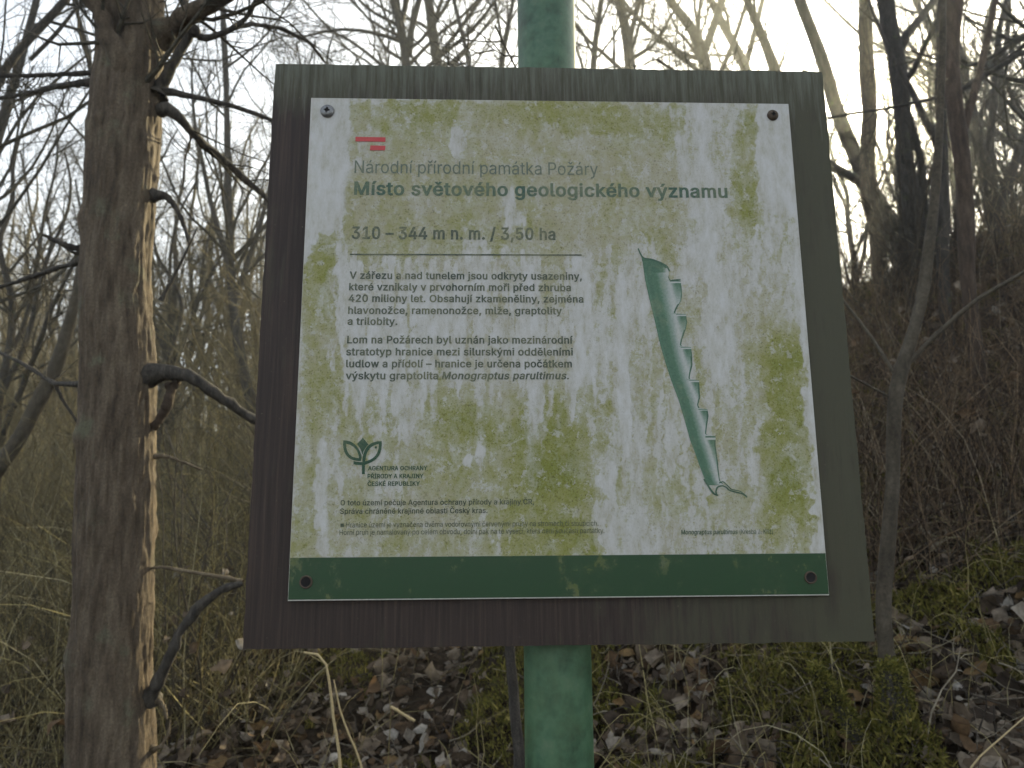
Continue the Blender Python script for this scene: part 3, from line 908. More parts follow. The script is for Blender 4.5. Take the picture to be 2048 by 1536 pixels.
Č|510|267,-7 205,1 150,25 104,63 70,115 48,179 40,254 48,329 70,393 104,445 150,484 205,508 267,516 340,504 373,490 402,471 427,447 448,418 463,385 473,348 408,348 389,395 357,428 315,449 267,456 223,450 184,432 150,403 125,364 109,314 103,254 109,194 125,145 151,105 184,76 223,59 267,53 315,60 357,81 389,114 408,160 473,160 463,124 448,91 428,62 402,38 373,19 341,5 305,-4;217,659 266,599 315,659 376,659 295,565 237,565 157,656
č|396|207,-8 159,-2 117,16 82,46 56,85 40,133 34,187 40,243 56,291 82,330 117,360 159,378 207,384 260,377 305,356 340,322 362,277 303,262 290,289 270,311 242,325 207,330 173,325 145,310 124,287 108,258 99,224 96,187 99,151 108,117 124,89 145,66 173,51 207,46 243,52 271,66 292,89 304,117 363,102 341,56 306,21 261,-1;158,529 207,469 256,529 317,529 236,435 178,435 98,526
ě|404|212,-8 161,-2 117,16 82,46 56,85 40,132 34,187 39,242 55,290 81,329 115,359 157,378 205,384 266,374 294,361 319,341 341,315 357,282 368,242 371,194 371,169 75,169 75,221 338,221 310,202 307,237 298,269 283,294 263,314 237,326 205,330 173,326 146,313 125,294 109,270 99,241 96,211 96,178 100,139 110,106 128,80 151,61 179,50 212,46 254,53 285,73 306,105 365,91 353,63 335,39 311,19 283,4 249,-5;155,529 204,469 252,529 313,529 233,435 175,435 95,526
Ř|449|60,0 60,509 236,509 290,504 333,489 367,465 390,433 405,395 409,352 405,309 390,271 367,240 333,217 289,203 236,198 96,198 96,255 234,255 269,258 298,267 319,281 334,300 342,324 345,352 342,380 334,405 319,425 298,440 269,449 233,452 125,452 125,0;353,0 230,229 303,229 428,0;173,659 222,599 270,659 332,659 251,565 193,565 113,656
ř|259|53,0 53,379 112,379 112,321 130,347 152,367 181,380 213,385 229,384 243,384 243,322 230,324 207,326 182,323 159,315 140,301 126,284 117,262 114,237 114,0;94,529 143,469 192,529 253,529 172,435 114,435 34,526
ž|380|42,0 42,46 254,320 48,323 48,379 333,379 333,331 126,60 126,56 339,56 339,0;138,529 187,469 235,529 296,529 216,435 158,435 78,526
–|350|350,244 350,188 0,188 0,244""".split('\n'):
    _c, _a, _l = _ln[0], *_ln[2:].split('|')
    GLYPHS[_c] = (float(_a), [np.array([[float(v) for v in p.split(',')] for p in q.split()]) for q in _l.split(';')])


def fatten(q, bx, by):
    """move an outline outwards (outer loops run clockwise, holes the other way)"""
    d = np.roll(q, -1, 0) - q
    d = d / np.maximum(np.linalg.norm(d, axis=1), 1e-6)[:, None]
    nl = np.stack([-d[:, 1], d[:, 0]], 1)
    n2 = nl + np.roll(nl, 1, 0)
    k = np.clip(2 / np.maximum((n2 ** 2).sum(1), .9), 0, 2.2)
    return q + n2 * k[:, None] * np.array([bx, by])


def fill_loops(loops):
    """triangles inside the outlines (outer loops clockwise), robust against overlaps"""
    pts, ed = [], []
    for q in loops:
        b0_ = len(pts)
        pts += [tuple(map(float, p_)) for p_ in q]
        ed += [(b0_ + i, b0_ + (i + 1) % len(q)) for i in range(len(q))]
    v, e, f, *_ = delaunay_2d_cdt([Vector(p_) for p_ in pts], ed, [], 0, 1e-7)
    v = np.array([tuple(p_) for p_ in v])
    f = np.array(f)
    c = v[f].mean(1)
    wn = np.zeros(len(c))
    for q in loops:
        d = q[None] - c[:, None]
        a_ = np.arctan2(d[..., 1], d[..., 0])
        da = np.diff(np.concatenate([a_, a_[:, :1]], 1), axis=1)
        wn += np.round(((da + np.pi) % (2 * np.pi) - np.pi).sum(1) / (2 * np.pi))
    return v, f[wn < -.5]


_cache = {}


def text_mesh(body, bold):
    """filled outlines, capital height 1"""
    pen, V, F_, n_ = 0.0, [], [], 0
    track = bold * 1.1
    for ch in body:
        if ch == ' ':
            pen += 188 + track
            continue
        a_, ls = GLYPHS[ch]
        if (ch, bold) not in _cache:
            _cache[ch, bold] = fill_loops([(fatten(q, bold, bold * .62) * np.array([1, 509 / (509 + 1.24 * bold)]) + np.array([0, bold * .55])) / 509. for q in ls])
        v, f = _cache[ch, bold]
        V.append(v + np.array([pen / 509., 0]))
        F_.append(f + n_)
        n_ += len(v)
        pen += a_ + track
    return np.concatenate(V), np.concatenate(F_)


def lettering(parts, x0, y0, x1, xh, m, name='lettering', label=None):
    """parts [(text, bold, slant)] with a baseline starting at photo (x0,y0), ending at x1; xh = capital height in photo px"""
    a = pl(x0, y0)
    y1 = y0
    b = pl(x1, y1)
    capz = abs(pl(x0, y0 - xh)[1] - a[1])
    sz = capz
    pen, vs = 0.0, []
    for t, bold, sl in parts:
        co, f = text_mesh(t, bold)
        co = co.copy()
        if vs:
            pen += .40
        co[:, 0] += pen - (0 if vs else co[:, 0].min()) + sl * co[:, 1]
        pen = co[:, 0].max()
        vs.append((co, f))
    wd = max(c[:, 0].max() for c, f in vs) - min(c[:, 0].min() for c, f in vs)
    sx = (b[0] - a[0]) / wd
    mb = MB()
    for co, f in vs:
        mb.add(L(a[0] + co[:, 0] * sx, PY - .00035, a[1] + co[:, 1] * sz), f)
    o = mb.build(name, m, PANEL, smooth=False)
    return tag(o, label)


BD = 26
LN = [
    ([('Národní přírodní památka Požáry', 2, 0)], 709, 346, 1196, 25, INK_L),
    ([('Místo světového geologického významu', 26, 0)], 708, 390, 1455, 27, INK_T),
    ([('310 – 344 m n. m. / 3,50 ha', BD, 0)], 703, 478, 1111, 25, INK),
    ([('V zářezu a nad tunelem jsou odkryty usazeniny,', BD, 0)], 699, 558, 1164, 15, INK),
    ([('které vznikaly v prvohorním moři před zhruba', BD, 0)], 698, 581, 1142, 15, INK),
    ([('420 miliony let. Obsahují zkameněliny, zejména', BD, 0)], 697, 604, 1167, 15, INK),
    ([('hlavonožce, ramenonožce, mlže, graptolity', BD, 0)], 696, 628, 1124, 15, INK),
    ([('a trilobity.', BD, 0)], 695, 650, 795, 15, INK),
    ([('Lom na Požárech byl uznán jako mezinárodní', BD, 0)], 694, 687, 1146, 15.5, INK),
    ([('stratotyp hranice mezi silurskými odděleními', BD, 0)], 692, 711, 1146, 15.5, INK),
    ([('ludlow a přídolí – hranice je určena počátkem', BD, 0)], 692, 735, 1144, 15.5, INK),
    ([('výskytu graptolita', BD, 0), ('Monograptus parultimus.', BD, .2)], 691, 759, 1138, 15.5, INK),
    ([('AGENTURA OCHRANY', 26, 0)], 736, 941, 855, 9, INK_G),
    ([('PŘÍRODY A KRAJINY', 26, 0)], 735, 957, 847, 9, INK_G),
    ([('ČESKÉ REPUBLIKY', 26, 0)], 735, 972, 840, 9, INK_G),
    ([('O toto území pečuje Agentura ochrany přírody a krajiny ČR,', 17, 0)], 681, 1011, 1068, 11, INK_S),
    ([('Správa chráněné krajinné oblasti Český kras.', 17, 0)], 680, 1028, 975, 11, INK_S),
    ([('Hranice území je vyznačena dvěma vodorovnými červenými pruhy na stromech či sloupcích.', 0, 0)], 692, 1055, 1197, 10.5, INK_S),
    ([('Horní pruh je namalovaný po celém obvodu, dolní pak na té výseči, která není součástí památky.', 0, 0)], 679, 1070, 1209, 10.5, INK_S),
    ([('Monograptus parultimus', 15, .2), ('(Kresba J. Kříž)', 0, 0)], 1362, 1069, 1546, 9.5, INK_G),
]
for ln in LN:
    lettering(*ln)


def flat_poly(name, loops, m, dy=.0004, label=None):
    """filled flat print from photo-pixel outlines (outer + holes as even-odd curves)"""
    qs = []
    for k, lp in enumerate(loops):
        q = pls(lp)
        area = (q[:, 0] * np.roll(q[:, 1], -1) - np.roll(q[:, 0], -1) * q[:, 1]).sum()
        qs.append(q[::-1] if (area > 0) == (k == 0) else q)          # first loop solid, the rest cut out
    v, f = fill_loops([q * 100 for q in qs])
    v = v / 100
    return tag(MB().add(L(v[:, 0], PY - dy, v[:, 1]), f).build(name, m, PANEL, smooth=False), label)


def arc(p0, c, p1, n=14):
    p0, c, p1 = map(np.array, (p0, c, p1))
    t = np.linspace(0, 1, n)[:, None]
    return [tuple(v) for v in (1 - t) ** 2 * p0 + 2 * t * (1 - t) * c + t * t * p1]


flat_poly('waymark_stripe', [[(711, 274), (771, 275), (771, 284), (711, 283)]], INK_R)
flat_poly('waymark_stripe', [[(741, 291), (771, 292), (770, 301), (740, 301)]], INK_R)
flat_poly('divider_line', [[(700, 507.6), (1163, 509), (1163, 511.6), (700, 510.2)]], INK)
flat_poly('bullet_square', [[(681, 1047), (688, 1047), (688, 1054), (681, 1054)]], INK_S)
# leaf-and-bird emblem (from a zoom of the photo: 10.24 px per photo px, origin 670,860)
Z7 = lambda pts: [(670 + a / 10.24, 860 + b / 10.24) for a, b in pts]
flat_poly('emblem', [Z7(arc((172, 212), (420, 210), (525, 470)) + arc((545, 520), (548, 600), (546, 640))[:6] + arc((530, 636), (180, 640), (166, 300))[:]),
                     Z7(arc((228, 282), (470, 330), (492, 575)) + arc((480, 575), (235, 560), (230, 300)))], INK_G)
flat_poly('emblem', [Z7([(572, 160), (688, 300)] + arc((670, 315), (590, 400), (565, 500)) + arc((556, 500), (535, 380), (450, 290)))], INK_G)
flat_poly('emblem', [Z7(arc((958, 228), (600, 225), (562, 600)) + [(560, 655)] + arc((550, 657), (450, 655), (380, 636)) + [(380, 700)] + arc((440, 715), (500, 718), (552, 716)) + [(552, 905), (612, 905), (614, 710)] + arc((640, 700), (985, 610), (958, 228))),
                     Z7(arc((900, 286), (640, 330), (622, 640)) + arc((640, 635), (900, 570), (900, 286)))], INK_G)
flat_poly('emblem', [Z7([(839 + 26 * math.cos(a), 358 + 26 * math.sin(a)) for a in np.linspace(0, 6.28, 14)[:-1]])], INK_G)


# the printed fossil drawing: strips across its length, tinted as it is printed
def build_drawing():
    m, n, l, p = mat('printed drawing')
    at_ = n.new('ShaderNodeAttribute')
    at_.attribute_name = 'tint'
    g = noise(n, l, 500, 4, .7)
    f = noise(n, l, 60, 5, .6)
    gr = n.new('ShaderNodeSeparateColor')
    l.new(at_.outputs['Color'], gr.inputs[0])
    v = mth(n, l, 'ADD', gr.outputs[0], mth(n, l, 'MULTIPLY', mth(n, l, 'SUBTRACT', g.outputs['Fac'], .5), .5))
    r = ramp(n, [(.05, (.46, .465, .44)), (.45, (.21, .28, .225)), (.75, (.08, .17, .10)), (1, (.032, .09, .052))])
    l.new(v, r.inputs[0])
    rf = ramp(n, [(.5, (0, 0, 0)), (.8, (.3, .3, .3))])
    l.new(f.outputs['Fac'], rf.inputs[0])
    l.new(mixc(n, l, rf.outputs[0], r.outputs[0], (.40, .38, .22)), p.inputs['Base Color'])
    p.inputs['Roughness'].default_value = .55
    # rows: y, left, dark-end, right  (photo px)
    left = [(498, 1276), (515, 1283), (530, 1286), (560, 1290), (600, 1299), (640, 1309), (680, 1318), (720, 1329), (760, 1342), (800, 1357), (840, 1369), (880, 1380), (900, 1388), (940, 1402), (960, 1410), (985, 1426)]
    right = [(498, 1277), (508, 1281), (516, 1288), (519, 1302), (524, 1316), (531, 1330), (541, 1338), (552, 1337), (559, 1339.5), (560.5, 1345), (561, 1361), (575, 1363), (590, 1364), (602, 1362), (616, 1354), (625, 1350), (627, 1352), (628, 1372), (645, 1374), (660, 1371), (680, 1364), (690, 1362), (693, 1365), (694, 1382),
             (710, 1384), (730, 1385), (745, 1381), (757, 1379), (759, 1382), (760, 1398), (775, 1399), (795, 1400), (810, 1396), (817, 1399), (818, 1415), (832, 1417), (850, 1414), (868, 1412), (870, 1416), (872, 1431), (890, 1431), (920, 1435), (950, 1438), (962, 1440), (968, 1446), (985, 1446)]
    ys = np.arange(498, 972, 1.5)
    lx = np.interp(ys, *np.array(left).T)
    rx = np.interp(ys, *np.array(right).T)
    rx = np.maximum(rx, lx + 1.2)
    nu = 26
    U = np.linspace(0, 1, nu)
    teeth = [(561, 627), (628, 693), (694, 759), (760, 817), (818, 870), (872, 968)]
    V, Tn = [], []
    for y, a, b in zip(ys, lx, rx):
        X = a + (b - a) * U
        bodyw = np.interp(y, [498, 560, 700, 800, 900, 970], [40, 62, 50, 44, 40, 30])
        d = X - a
        tone = np.interp(d / bodyw, [0, .04, .10, .38, .58, .78, 1.0, 1.3], [.85, .70, .85, .80, .45, .10, .06, .22])
        if y < 545:
            tone = np.maximum(tone, .85 * (1 - sstep(X, 1322, 1338)))
            tone = np.maximum(tone, 1.0 * (b - X < 4) * (y < 536))
        for t0, t1 in teeth:
            if t0 <= y < t1:
                ft = (y - t0) / (t1 - t0)
                tone = np.maximum(tone, .92 * (1 - ft) ** 1.3 * sstep(d, bodyw * .72, bodyw * 1.0) * (ft > .04))
                tone = np.maximum(tone, .98 * (b - X < 2.3))
                tone = np.where((ft < .03) & (d > bodyw * .8), .95, tone)
                tone = np.where((ft >= .03) & (ft < .075) & (d > bodyw * .8), .05, tone)
        V.append(np.stack([X, np.full(nu, y)], 1))
        Tn.append(tone)
    V = np.array(V).reshape(-1, 2)
    T = np.array(Tn).reshape(-1)
    q = pls(V)
    mb = MB().add(L(q[:, 0], PY - .00035, q[:, 1]), grid_faces(len(ys), nu)[:, ::-1], np.stack([T, T, T], 1))

    def stroke(pts, w0, w1, tone=.95):
        pts = np.array(pts, float)
        s = np.linspace(0, 1, 40)
        k = np.linspace(0, 1, len(pts))
        P = np.stack([np.interp(s, k, pts[:, 0]), np.interp(s, k, pts[:, 1])], 1)
        for _ in range(3):
            P[1:-1] = .25 * P[:-2] + .5 * P[1:-1] + .25 * P[2:]
        t = np.gradient(P, axis=0)
        nn = np.stack([-t[:, 1], t[:, 0]], 1) / np.linalg.norm(t, axis=1)[:, None]
        w_ = np.linspace(w0, w1, 40)[:, None] / 2
        A, B = pls(P + nn * w_), pls(P - nn * w_)
        Vv = np.stack([A, B], 1).reshape(-1, 2)
        mb.add(L(Vv[:, 0], PY - .0005, Vv[:, 1]), grid_faces(40, 2), np.full((80, 3), tone))
    stroke([(1408, 958), (1420, 978), (1428, 988), (1436, 991)], 4, 3)
    stroke([(1434, 991), (1431, 984), (1434, 974), (1444, 971), (1452, 974), (1458, 981), (1470, 984), (1484, 987), (1494, 995)], 3.2, 2)
    stroke([(1438, 966), (1446, 963), (1456, 972), (1462, 979), (1480, 982), (1494, 993)], 2.4, 1.5)
    stroke([(1276, 497), (1281, 509), (1287, 517), (1304, 519), (1322, 526), (1334, 533), (1339, 543)], 2.5, 3.5)
    stroke([(1336, 553), (1340, 561), (1350, 560), (1361, 559)], 2, 2)
    mb.build('fossil_drawing', m, PANEL, smooth=False)


build_drawing()


# screws ------------------------------------------------------------
M_ZINC = plain('dull zinc', (.22, .22, .22), .45, .8)
M_RUST = plain('rusty screw', (.085, .06, .04), .7, .3)
M_RECESS_SHADE = plain('painted recess shade', (.012, .010, .009), .9)  # near-black colour stands in for the shade inside the screw recesses


def disc_lathe(mb, cx, cz, prof, n=28, sq=1.0):
    """prof [(radius, y)] turned about an axis through the board"""
    a = np.linspace(0, 2 * np.pi, n + 1)[:-1]
    Vs = np.concatenate([L(cx + r * np.cos(a), np.full(n, y), cz + r * sq * np.sin(a)) for r, y in prof])
    k, s = np.meshgrid(np.arange(len(prof) - 1), np.arange(n), indexing='ij')
    Fq = np.stack([k * n + s, k * n + (s + 1) % n, (k + 1) * n + (s + 1) % n, (k + 1) * n + s], -1).reshape(-1, 4)
    mb.add(Vs, Fq)
    return mb


for (sx_, sy_, r_, mm) in ((655, 223, .0072, M_ZINC), (1545, 231, .0060, M_RUST)):
    c = pl(sx_, sy_)
    o = disc_lathe(MB(), *c, [(r_, PY - .0002), (r_ * 1.02, PY - .0012), (r_ * .86, PY - .0026), (r_ * .5, PY - .0036), (r_ * .36, PY - .0037)]).build('screw', mm, SIGN)
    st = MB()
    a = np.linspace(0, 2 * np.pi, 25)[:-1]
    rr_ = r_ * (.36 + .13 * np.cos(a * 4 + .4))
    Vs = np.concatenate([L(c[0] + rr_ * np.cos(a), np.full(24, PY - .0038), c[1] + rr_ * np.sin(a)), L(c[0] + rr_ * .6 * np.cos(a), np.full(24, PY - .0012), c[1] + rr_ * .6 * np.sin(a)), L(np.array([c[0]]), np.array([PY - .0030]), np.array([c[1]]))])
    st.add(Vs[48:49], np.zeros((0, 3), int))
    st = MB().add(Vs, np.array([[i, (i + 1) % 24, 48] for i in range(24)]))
    st.build('drive_recess', M_RECESS_SHADE, o, smooth=False)
for (sx_, sy_) in ((612, 1164), (1621, 1155)):
    c = pl(sx_, sy_)
    o = disc_lathe(MB(), *c, [(.0062, PY - .0001), (.0060, PY - .0014), (.0048, PY - .0014), (.0044, PY - .0006)]).build('screw', M_RUST, SIGN)
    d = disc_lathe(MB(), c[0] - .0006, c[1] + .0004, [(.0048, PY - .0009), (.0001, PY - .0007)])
    d.build('drive_recess', M_RECESS_SHADE, o, smooth=False)


# ------------------------------------------------------------------ the big trunk beside the sign
def trunk_mesh(path, y, ext_up, K=760, sides=132, amp=.0042, seed=1):
    P = [at(a, b, y) for a, b, r in path]
    Rr = [pxr(r, a, b, y) for a, b, r in path]
    # path runs from top to bottom; carry on down into the ground
    base = P[-1].copy()
    gz = float(ground_z(base[0], base[1]))
    P.append(np.array([base[0], base[1], gz - .12]))
    Rr.append(Rr[-1] * 1.35)
    up = unit(P[0] - P[2])
    P.insert(0, P[0] + up * ext_up)
    Rr.insert(0, Rr[0] * .55)
    Q, q = resample(P[::-1], Rr[::-1], K, 6)
    V, Fq = tubes(Q, q, sides)
    V = V.reshape(K, sides, 3)
    cen = Q[:, None, :]
    rad = V - cen
    th = np.arange(sides) / sides * 2 * np.pi
    s = np.linalg.norm(np.diff(Q, axis=0), axis=1)
    s = np.concatenate([[0], np.cumsum(s)])
    TH, SS = np.meshgrid(th, s)
    cx, cy = np.cos(TH), np.sin(TH)
    wv = fbm(cx * 2, cy * 2, SS * 2.2, seed + 9, 3) * 1.2
    fur = np.abs(2 * fbm(cx * 8 + wv, cy * 8 + wv, SS * 4.2, seed, 3) - 1)          # long furrows
    fur2 = np.abs(2 * fbm(cx * 17 + wv, cy * 17, SS * 12, seed + 2, 2) - 1)
    flake = fbm(cx * 14, cy * 14, SS * 42, seed + 3, 4) - .5
    low = fbm(cx * 1.2, cy * 1.2, SS * 1.6, seed + 5, 3) - .5
    deep = 1 - sstep(fur, 0, .22)
    kn = np.random.default_rng(seed + 40)
    for _ in range(26):                                   # knots and old branch scars
        t0, s0, rk = kn.uniform(0, 2 * np.pi), kn.uniform(0, 3.2), kn.uniform(.012, .032)
        dth = (TH - t0 + np.pi) % (2 * np.pi) - np.pi
        d2 = (dth * .09) ** 2 + ((SS - s0) * .8) ** 2
        low = low + np.exp(-d2 / rk ** 2) * kn.uniform(.2, .6)
    disp = -amp * deep * 1.3 - amp * .5 * (1 - sstep(fur2, 0, .3)) + amp * 1.1 * flake + .020 * low
    V = cen + rad * (1 + disp / np.linalg.norm(rad, axis=2))[..., None]
    return Q, q, V.reshape(-1, 3), Fq


MAIN = [(258, -200, 62), (258, -60, 64), (258, 34, 64), (263, 100, 60), (253, 191, 63), (249, 273, 66), (240, 427, 66), (234, 513, 66), (232, 603, 68), (237, 739, 72),
        (234, 876, 71), (229, 1045, 75), (226, 1216, 77), (222, 1353, 79), (225, 1489, 83), (225, 1700, 88), (225, 2000, 96)]
TY = 2.1
Q0, q0, V, Fq = trunk_mesh(MAIN, TY, 5.0)
b0 = Q0[0].copy()
b0[2] += .12
TREE = empty('tree', b0, 'thick rough-barked leaning-free trunk standing beside the sign, one edge catching sunlight', 'tree')
TREE['label'] = 'thick rough barked tree trunk beside the sign, its edge catching the sun'
MB().add(V, Fq).build('trunk', M_BARK, TREE, origin=b0)
BR = [  # (points (px,py,dy), r0, r1)
    ([(322, 75, 0), (345, 50, -.03), (383, 28, -.06), (440, -2, -.1), (540, -70, -.2), (700, -200, -.3)], 20, 10),
    ([(268, 230, .0), (256, 170, -.045), (243, 120, -.075), (215, 60, -.10), (185, 5, -.12), (150, -60, -.16), (90, -180, -.3)], 24, 12),
    ([(312, 192, 0), (345, 130, -.02), (370, 85, -.03), (388, 58, -.04), (378, 30, -.04), (362, -15, -.05), (340, -80, 0)], 12, 5),
    ([(386, 60, -.04), (402, 78, -.05), (425, 74, -.06), (455, 62, -.07), (488, 45, -.08), (520, -10, -.1), (560, -90, -.1)], 7, 4),
    ([(452, 62, -.07), (500, 48, 0), (560, 55, .1), (620, 85, .2), (650, 125, .3)], 5, 2.5),
    ([(320, 180, 0), (360, 188, 0), (400, 195, .03), (470, 213, .06), (545, 240, .1), (640, 275, .2)], 6, 4),
    ([(318, 215, 0), (340, 218, -.02), (362, 235, 0), (385, 268, .05), (405, 288, .1), (430, 305, .15), (480, 350, .2), (535, 398, .25), (640, 500, .3)], 10, 6),
    ([(308, 390, 0), (325, 389, 0), (342, 399, 0), (357, 422, 0), (370, 455, 0), (378, 487, 0)], 8, 3),
    ([(305, 748, 0), (335, 745, -.02), (365, 748, -.03), (390, 757, -.03), (440, 795, 0), (505, 836, .05), (600, 900, .1)], 15, 8),
    ([(345, 760, -.02), (341, 785, -.02), (335, 812, -.02), (322, 835, -.01), (306, 858, 0)], 11, 8),
    ([(195, 145, 0), (150, 147, 0), (110, 150, -.05), (50, 151, -.1), (-20, 153, -.15)], 5, 4),
    ([(190, 165, 0), (150, 167, 0), (100, 175, .05), (60, 187, .1), (-10, 198, .15)], 6, 4),
    ([(175, 497, 0), (150, 497, -.02), (133, 490, -.03), (105, 479, -.03), (85, 469, -.04)], 8, 3),
    ([(170, 505, 0), (150, 507, -.02), (125, 492, -.03)], 5, 2),
    ([(170, 520, 0), (120, 535, .05), (60, 555, .1), (-10, 578, .15)], 5, 3.5),
    ([(170, 768, 0), (110, 768, .1), (60, 735, .2), (-10, 700, .3)], 5, 3.5),
    ([(110, 768, .1), (125, 800, .1), (145, 830, .1), (165, 860, .1)], 3.5, 2),
    ([(300, 1397, 0), (318, 1365, -.03), (335, 1320, -.05), (350, 1285, -.06), (365, 1255, -.06), (395, 1215, -.06), (430, 1185, -.06), (462, 1172, -.05), (486, 1166, -.05)], 12, 8),
    ([(486, 1164, -.05), (450, 1155, -.05), (400, 1147, -.04), (350, 1138, -.02), (322, 1133, -.02), (300, 1137, 0)], 4.5, 3),
    ([(305, 1398, 0), (322, 1403, -.02), (330, 1420, -.02), (333, 1438, -.02)], 7, 3),
    ([(305, 1500, 0), (322, 1492, -.02), (338, 1468, -.03), (340, 1440, -.03)], 5, 2),
    ([(322, 600, .0), (345, 560, 0), (372, 505, 0), (395, 455, .02)], 3.5, 2),
    ([(312, 912, .0), (335, 913, -.03), (370, 926, -.05), (405, 940, -.05)], 4, 2),
]
mains, mr = [], []
for k, (pts, ra, rb) in enumerate(BR):
    P = [at(a, b, TY + d) for a, b, d in pts]
    rr_ = np.linspace(ra, rb, len(pts))
    rr_ = [pxr(r_, a, b, TY + d) for r_, (a, b, d) in zip(rr_, pts)]
    Q, q = resample(P, rr_, 22, 1)
    nz_ = (vnoise(np.arange(22) * .9, k * 7.3, 0, 11) - .5)
    q = q * (1 + .45 * nz_) * np.concatenate([np.ones(20), [.95, .7]])
    if k not in (4, 16, 18):
        q = q * (1 + .75 * np.exp(-np.arange(22) / 1.3))           # collar where it leaves the trunk
    Q = Q + (np.random.default_rng(k).normal(size=Q.shape)) * (q * .12)[:, None]
    V, Fq = tubes(Q, q, 10)
    mm = M_DEAD if k in (18, 19, 20, 22) else (M_BARK_RED if k == 9 else (M_BARK if k in (0, 1) else M_BARK_DK))
    MB().add(V, Fq).build('branch', mm, TREE, origin=b0)
    if k in (0, 1, 2, 3, 4, 5, 6, 10, 11, 14, 15):
        mains.append(Q)
        mr.append(q)
rg = np.random.default_rng(3)
mb = MB()
P1, R1 = np.array(mains), np.array(mr)
P2, R2 = grow(rg, P1, R1, 12, .10, 1, (25, 75), (.3, .75), 7, .05, .14, .28, .0012, .12, .9)
P3, R3 = grow(rg, P2, R2, 7, .2, 1, (25, 70), (.3, .6), 5, .05, .16, .6, .0009, .06, .4)
mb.add(*tubes(P2, R2, 5))
mb.add(*tubes(P3, R3, 4))
# upper crown, above the picture
up_i = slice(430, 760, 3)
PT_, RT_ = Q0[up_i][None], q0[up_i][None]
T1, U1 = grow(rg, PT_, RT_, 16, .35, 1, (30, 70), (.5, .9), 9, .1, .1, .4, .006, .8, 3)
T2, U2 = grow(rg, T1, U1, 8, .2, 1, (25, 65), (.3, .6), 7, .05, .14, .5, .0018)
T3, U3 = grow(rg, T2, U2, 5, .2, 1, (25, 65), (.3, .6), 5, .05, .16, .6, .0013)
for a, b, s in ((T1, U1, 8), (T2, U2, 5), (T3, U3, 3)):
    mb.add(*tubes(a, b, s))
mb.build('crown', M_TWIG, TREE, origin=b0)


# ------------------------------------------------------------------ other trees
def tree_at(name, label, cat, group, path, y, up_h, seed, bark_m, limbs=(), n1=14, n2=7, n3=6, crown_t=.35, lr1=(.18, .4), sides=10, y_base=None, lean=None):
    """path: (px,py,rpx) from top to bottom of what the photo shows, at depth y"""
    rg = np.random.default_rng(seed)
    yb = y_base or y
    tt = np.linspace(0, 1, len(path))
    P = [at(a, b, y + (yb - y) * t) for (a, b, r), t in zip(path, tt)]
    Rr = [pxr(r, a, b, y) for a, b, r in path]
    base = P[-1].copy()
    gz = float(ground_z(base[0], base[1])) - .05
    if base[2] > gz:
        P.append(np.array([base[0], base[1], gz]))
        Rr.append(Rr[-1] * 1.12)
    d = unit(P[0] - P[1])
    p = P[0].copy()
    r = Rr[0]
    for k in range(6):
        d = unit(d + rg.normal(size=3) * .12 + np.array([0, 0, .15]))
        p = p + d * up_h / 6
        r = r * .80
        P.insert(0, p.copy())
        Rr.insert(0, max(r, .004))
    Q, q = resample(P[::-1], Rr[::-1], 64, 3)
    wob = np.stack([fbm(np.linspace(0, 9, 64), np.full(64, seed + k * 3.3), 0, 31, 3) - .5 for k in range(3)], 1)
    Q = Q + wob * (q * 1.1)[:, None]
    q = q * (1 + .3 * (vnoise(np.linspace(0, 26, 64), np.full(64, seed * 1.7), 0, 8) - .5))
    o0 = Q[0].copy()
    root = empty(name, o0, label, cat, group)
    mb = MB().add(*tubes(Q, q, sides))
    lp, lq = [Q], [q]
    for lm in limbs:
        A = [at(a, b, y + dy) for a, b, dy, r in lm]
        B = [pxr(r, a, b, y) for a, b, dy, r in lm]
        e = unit(A[-1] - A[-2])
        for k in range(4):
            e = unit(e + rg.normal(size=3) * .15 + np.array([0, 0, .12]))
            A.append(A[-1] + e * .35)
            B.append(B[-1] * .78)
        A, B = resample(A, B, 64, 2)
        lp.append(A)
        lq.append(B)
        mb.add(*tubes(A, B, 8))
    mb.build('trunk', bark_m, root, origin=o0)
    c = MB()
    PA, QA = np.array(lp), np.array(lq)
    A1, B1 = grow(rg, PA, QA, n1, crown_t, .98, (25, 65), lr1, 9, .10, .13, .5, .004, .3, 3.2)
    A2, B2 = grow(rg, A1, B1, n2, .15, 1, (25, 70), (.3, .65), 6, .06, .16, .55, .0022, .15, 1.4)
    A3, B3 = grow(rg, A2, B2, n3, .15, 1, (25, 70), (.35, .7), 4, .05, .18, .6, .0016, .10, .6)
    for a, b, s in ((A1, B1, 5), (A2, B2, 4), (A3, B3, 3)):
        c.add(*tubes(a, b, s))
    c.build('crown', M_TWIG, root, origin=o0)
    return root


G_R = 'bare trees on the bank beside the sign'
tree_at('tree', 'dark curved tree leaning toward the board edge, with a side limb behind the board', 'tree', G_R,
        [(1585, -40, 9), (1597, 0, 10), (1621, 61, 11), (1645, 120, 12), (1669, 212, 14), (1693, 266, 14), (1717, 325, 15), (1744, 393, 18), (1768, 444, 19), (1792, 500, 20), (1815, 560, 21), (1830, 640, 21)], 6.2, 4, 11, M_BARK_GREY,
        [[(1735, 372, 0, 10), (1700, 352, -.1, 9), (1665, 333, -.2, 8), (1600, 280, -.4, 7)]], 18, 8, 6, .5)
tree_at('dead_tree', 'shaggy dead trunk wrapped in dry creeper, left of the sun glare', 'tree', None,
        [(1724, -30, 11), (1727, 0, 12), (1729, 100, 13), (1734, 164, 15), (1740, 240, 15), (1738, 310, 14), (1740, 380, 15), (1752, 460, 15), (1760, 560, 16)], 5.6, 2.5, 12, M_DEAD, [], 10, 6, 5, .55)
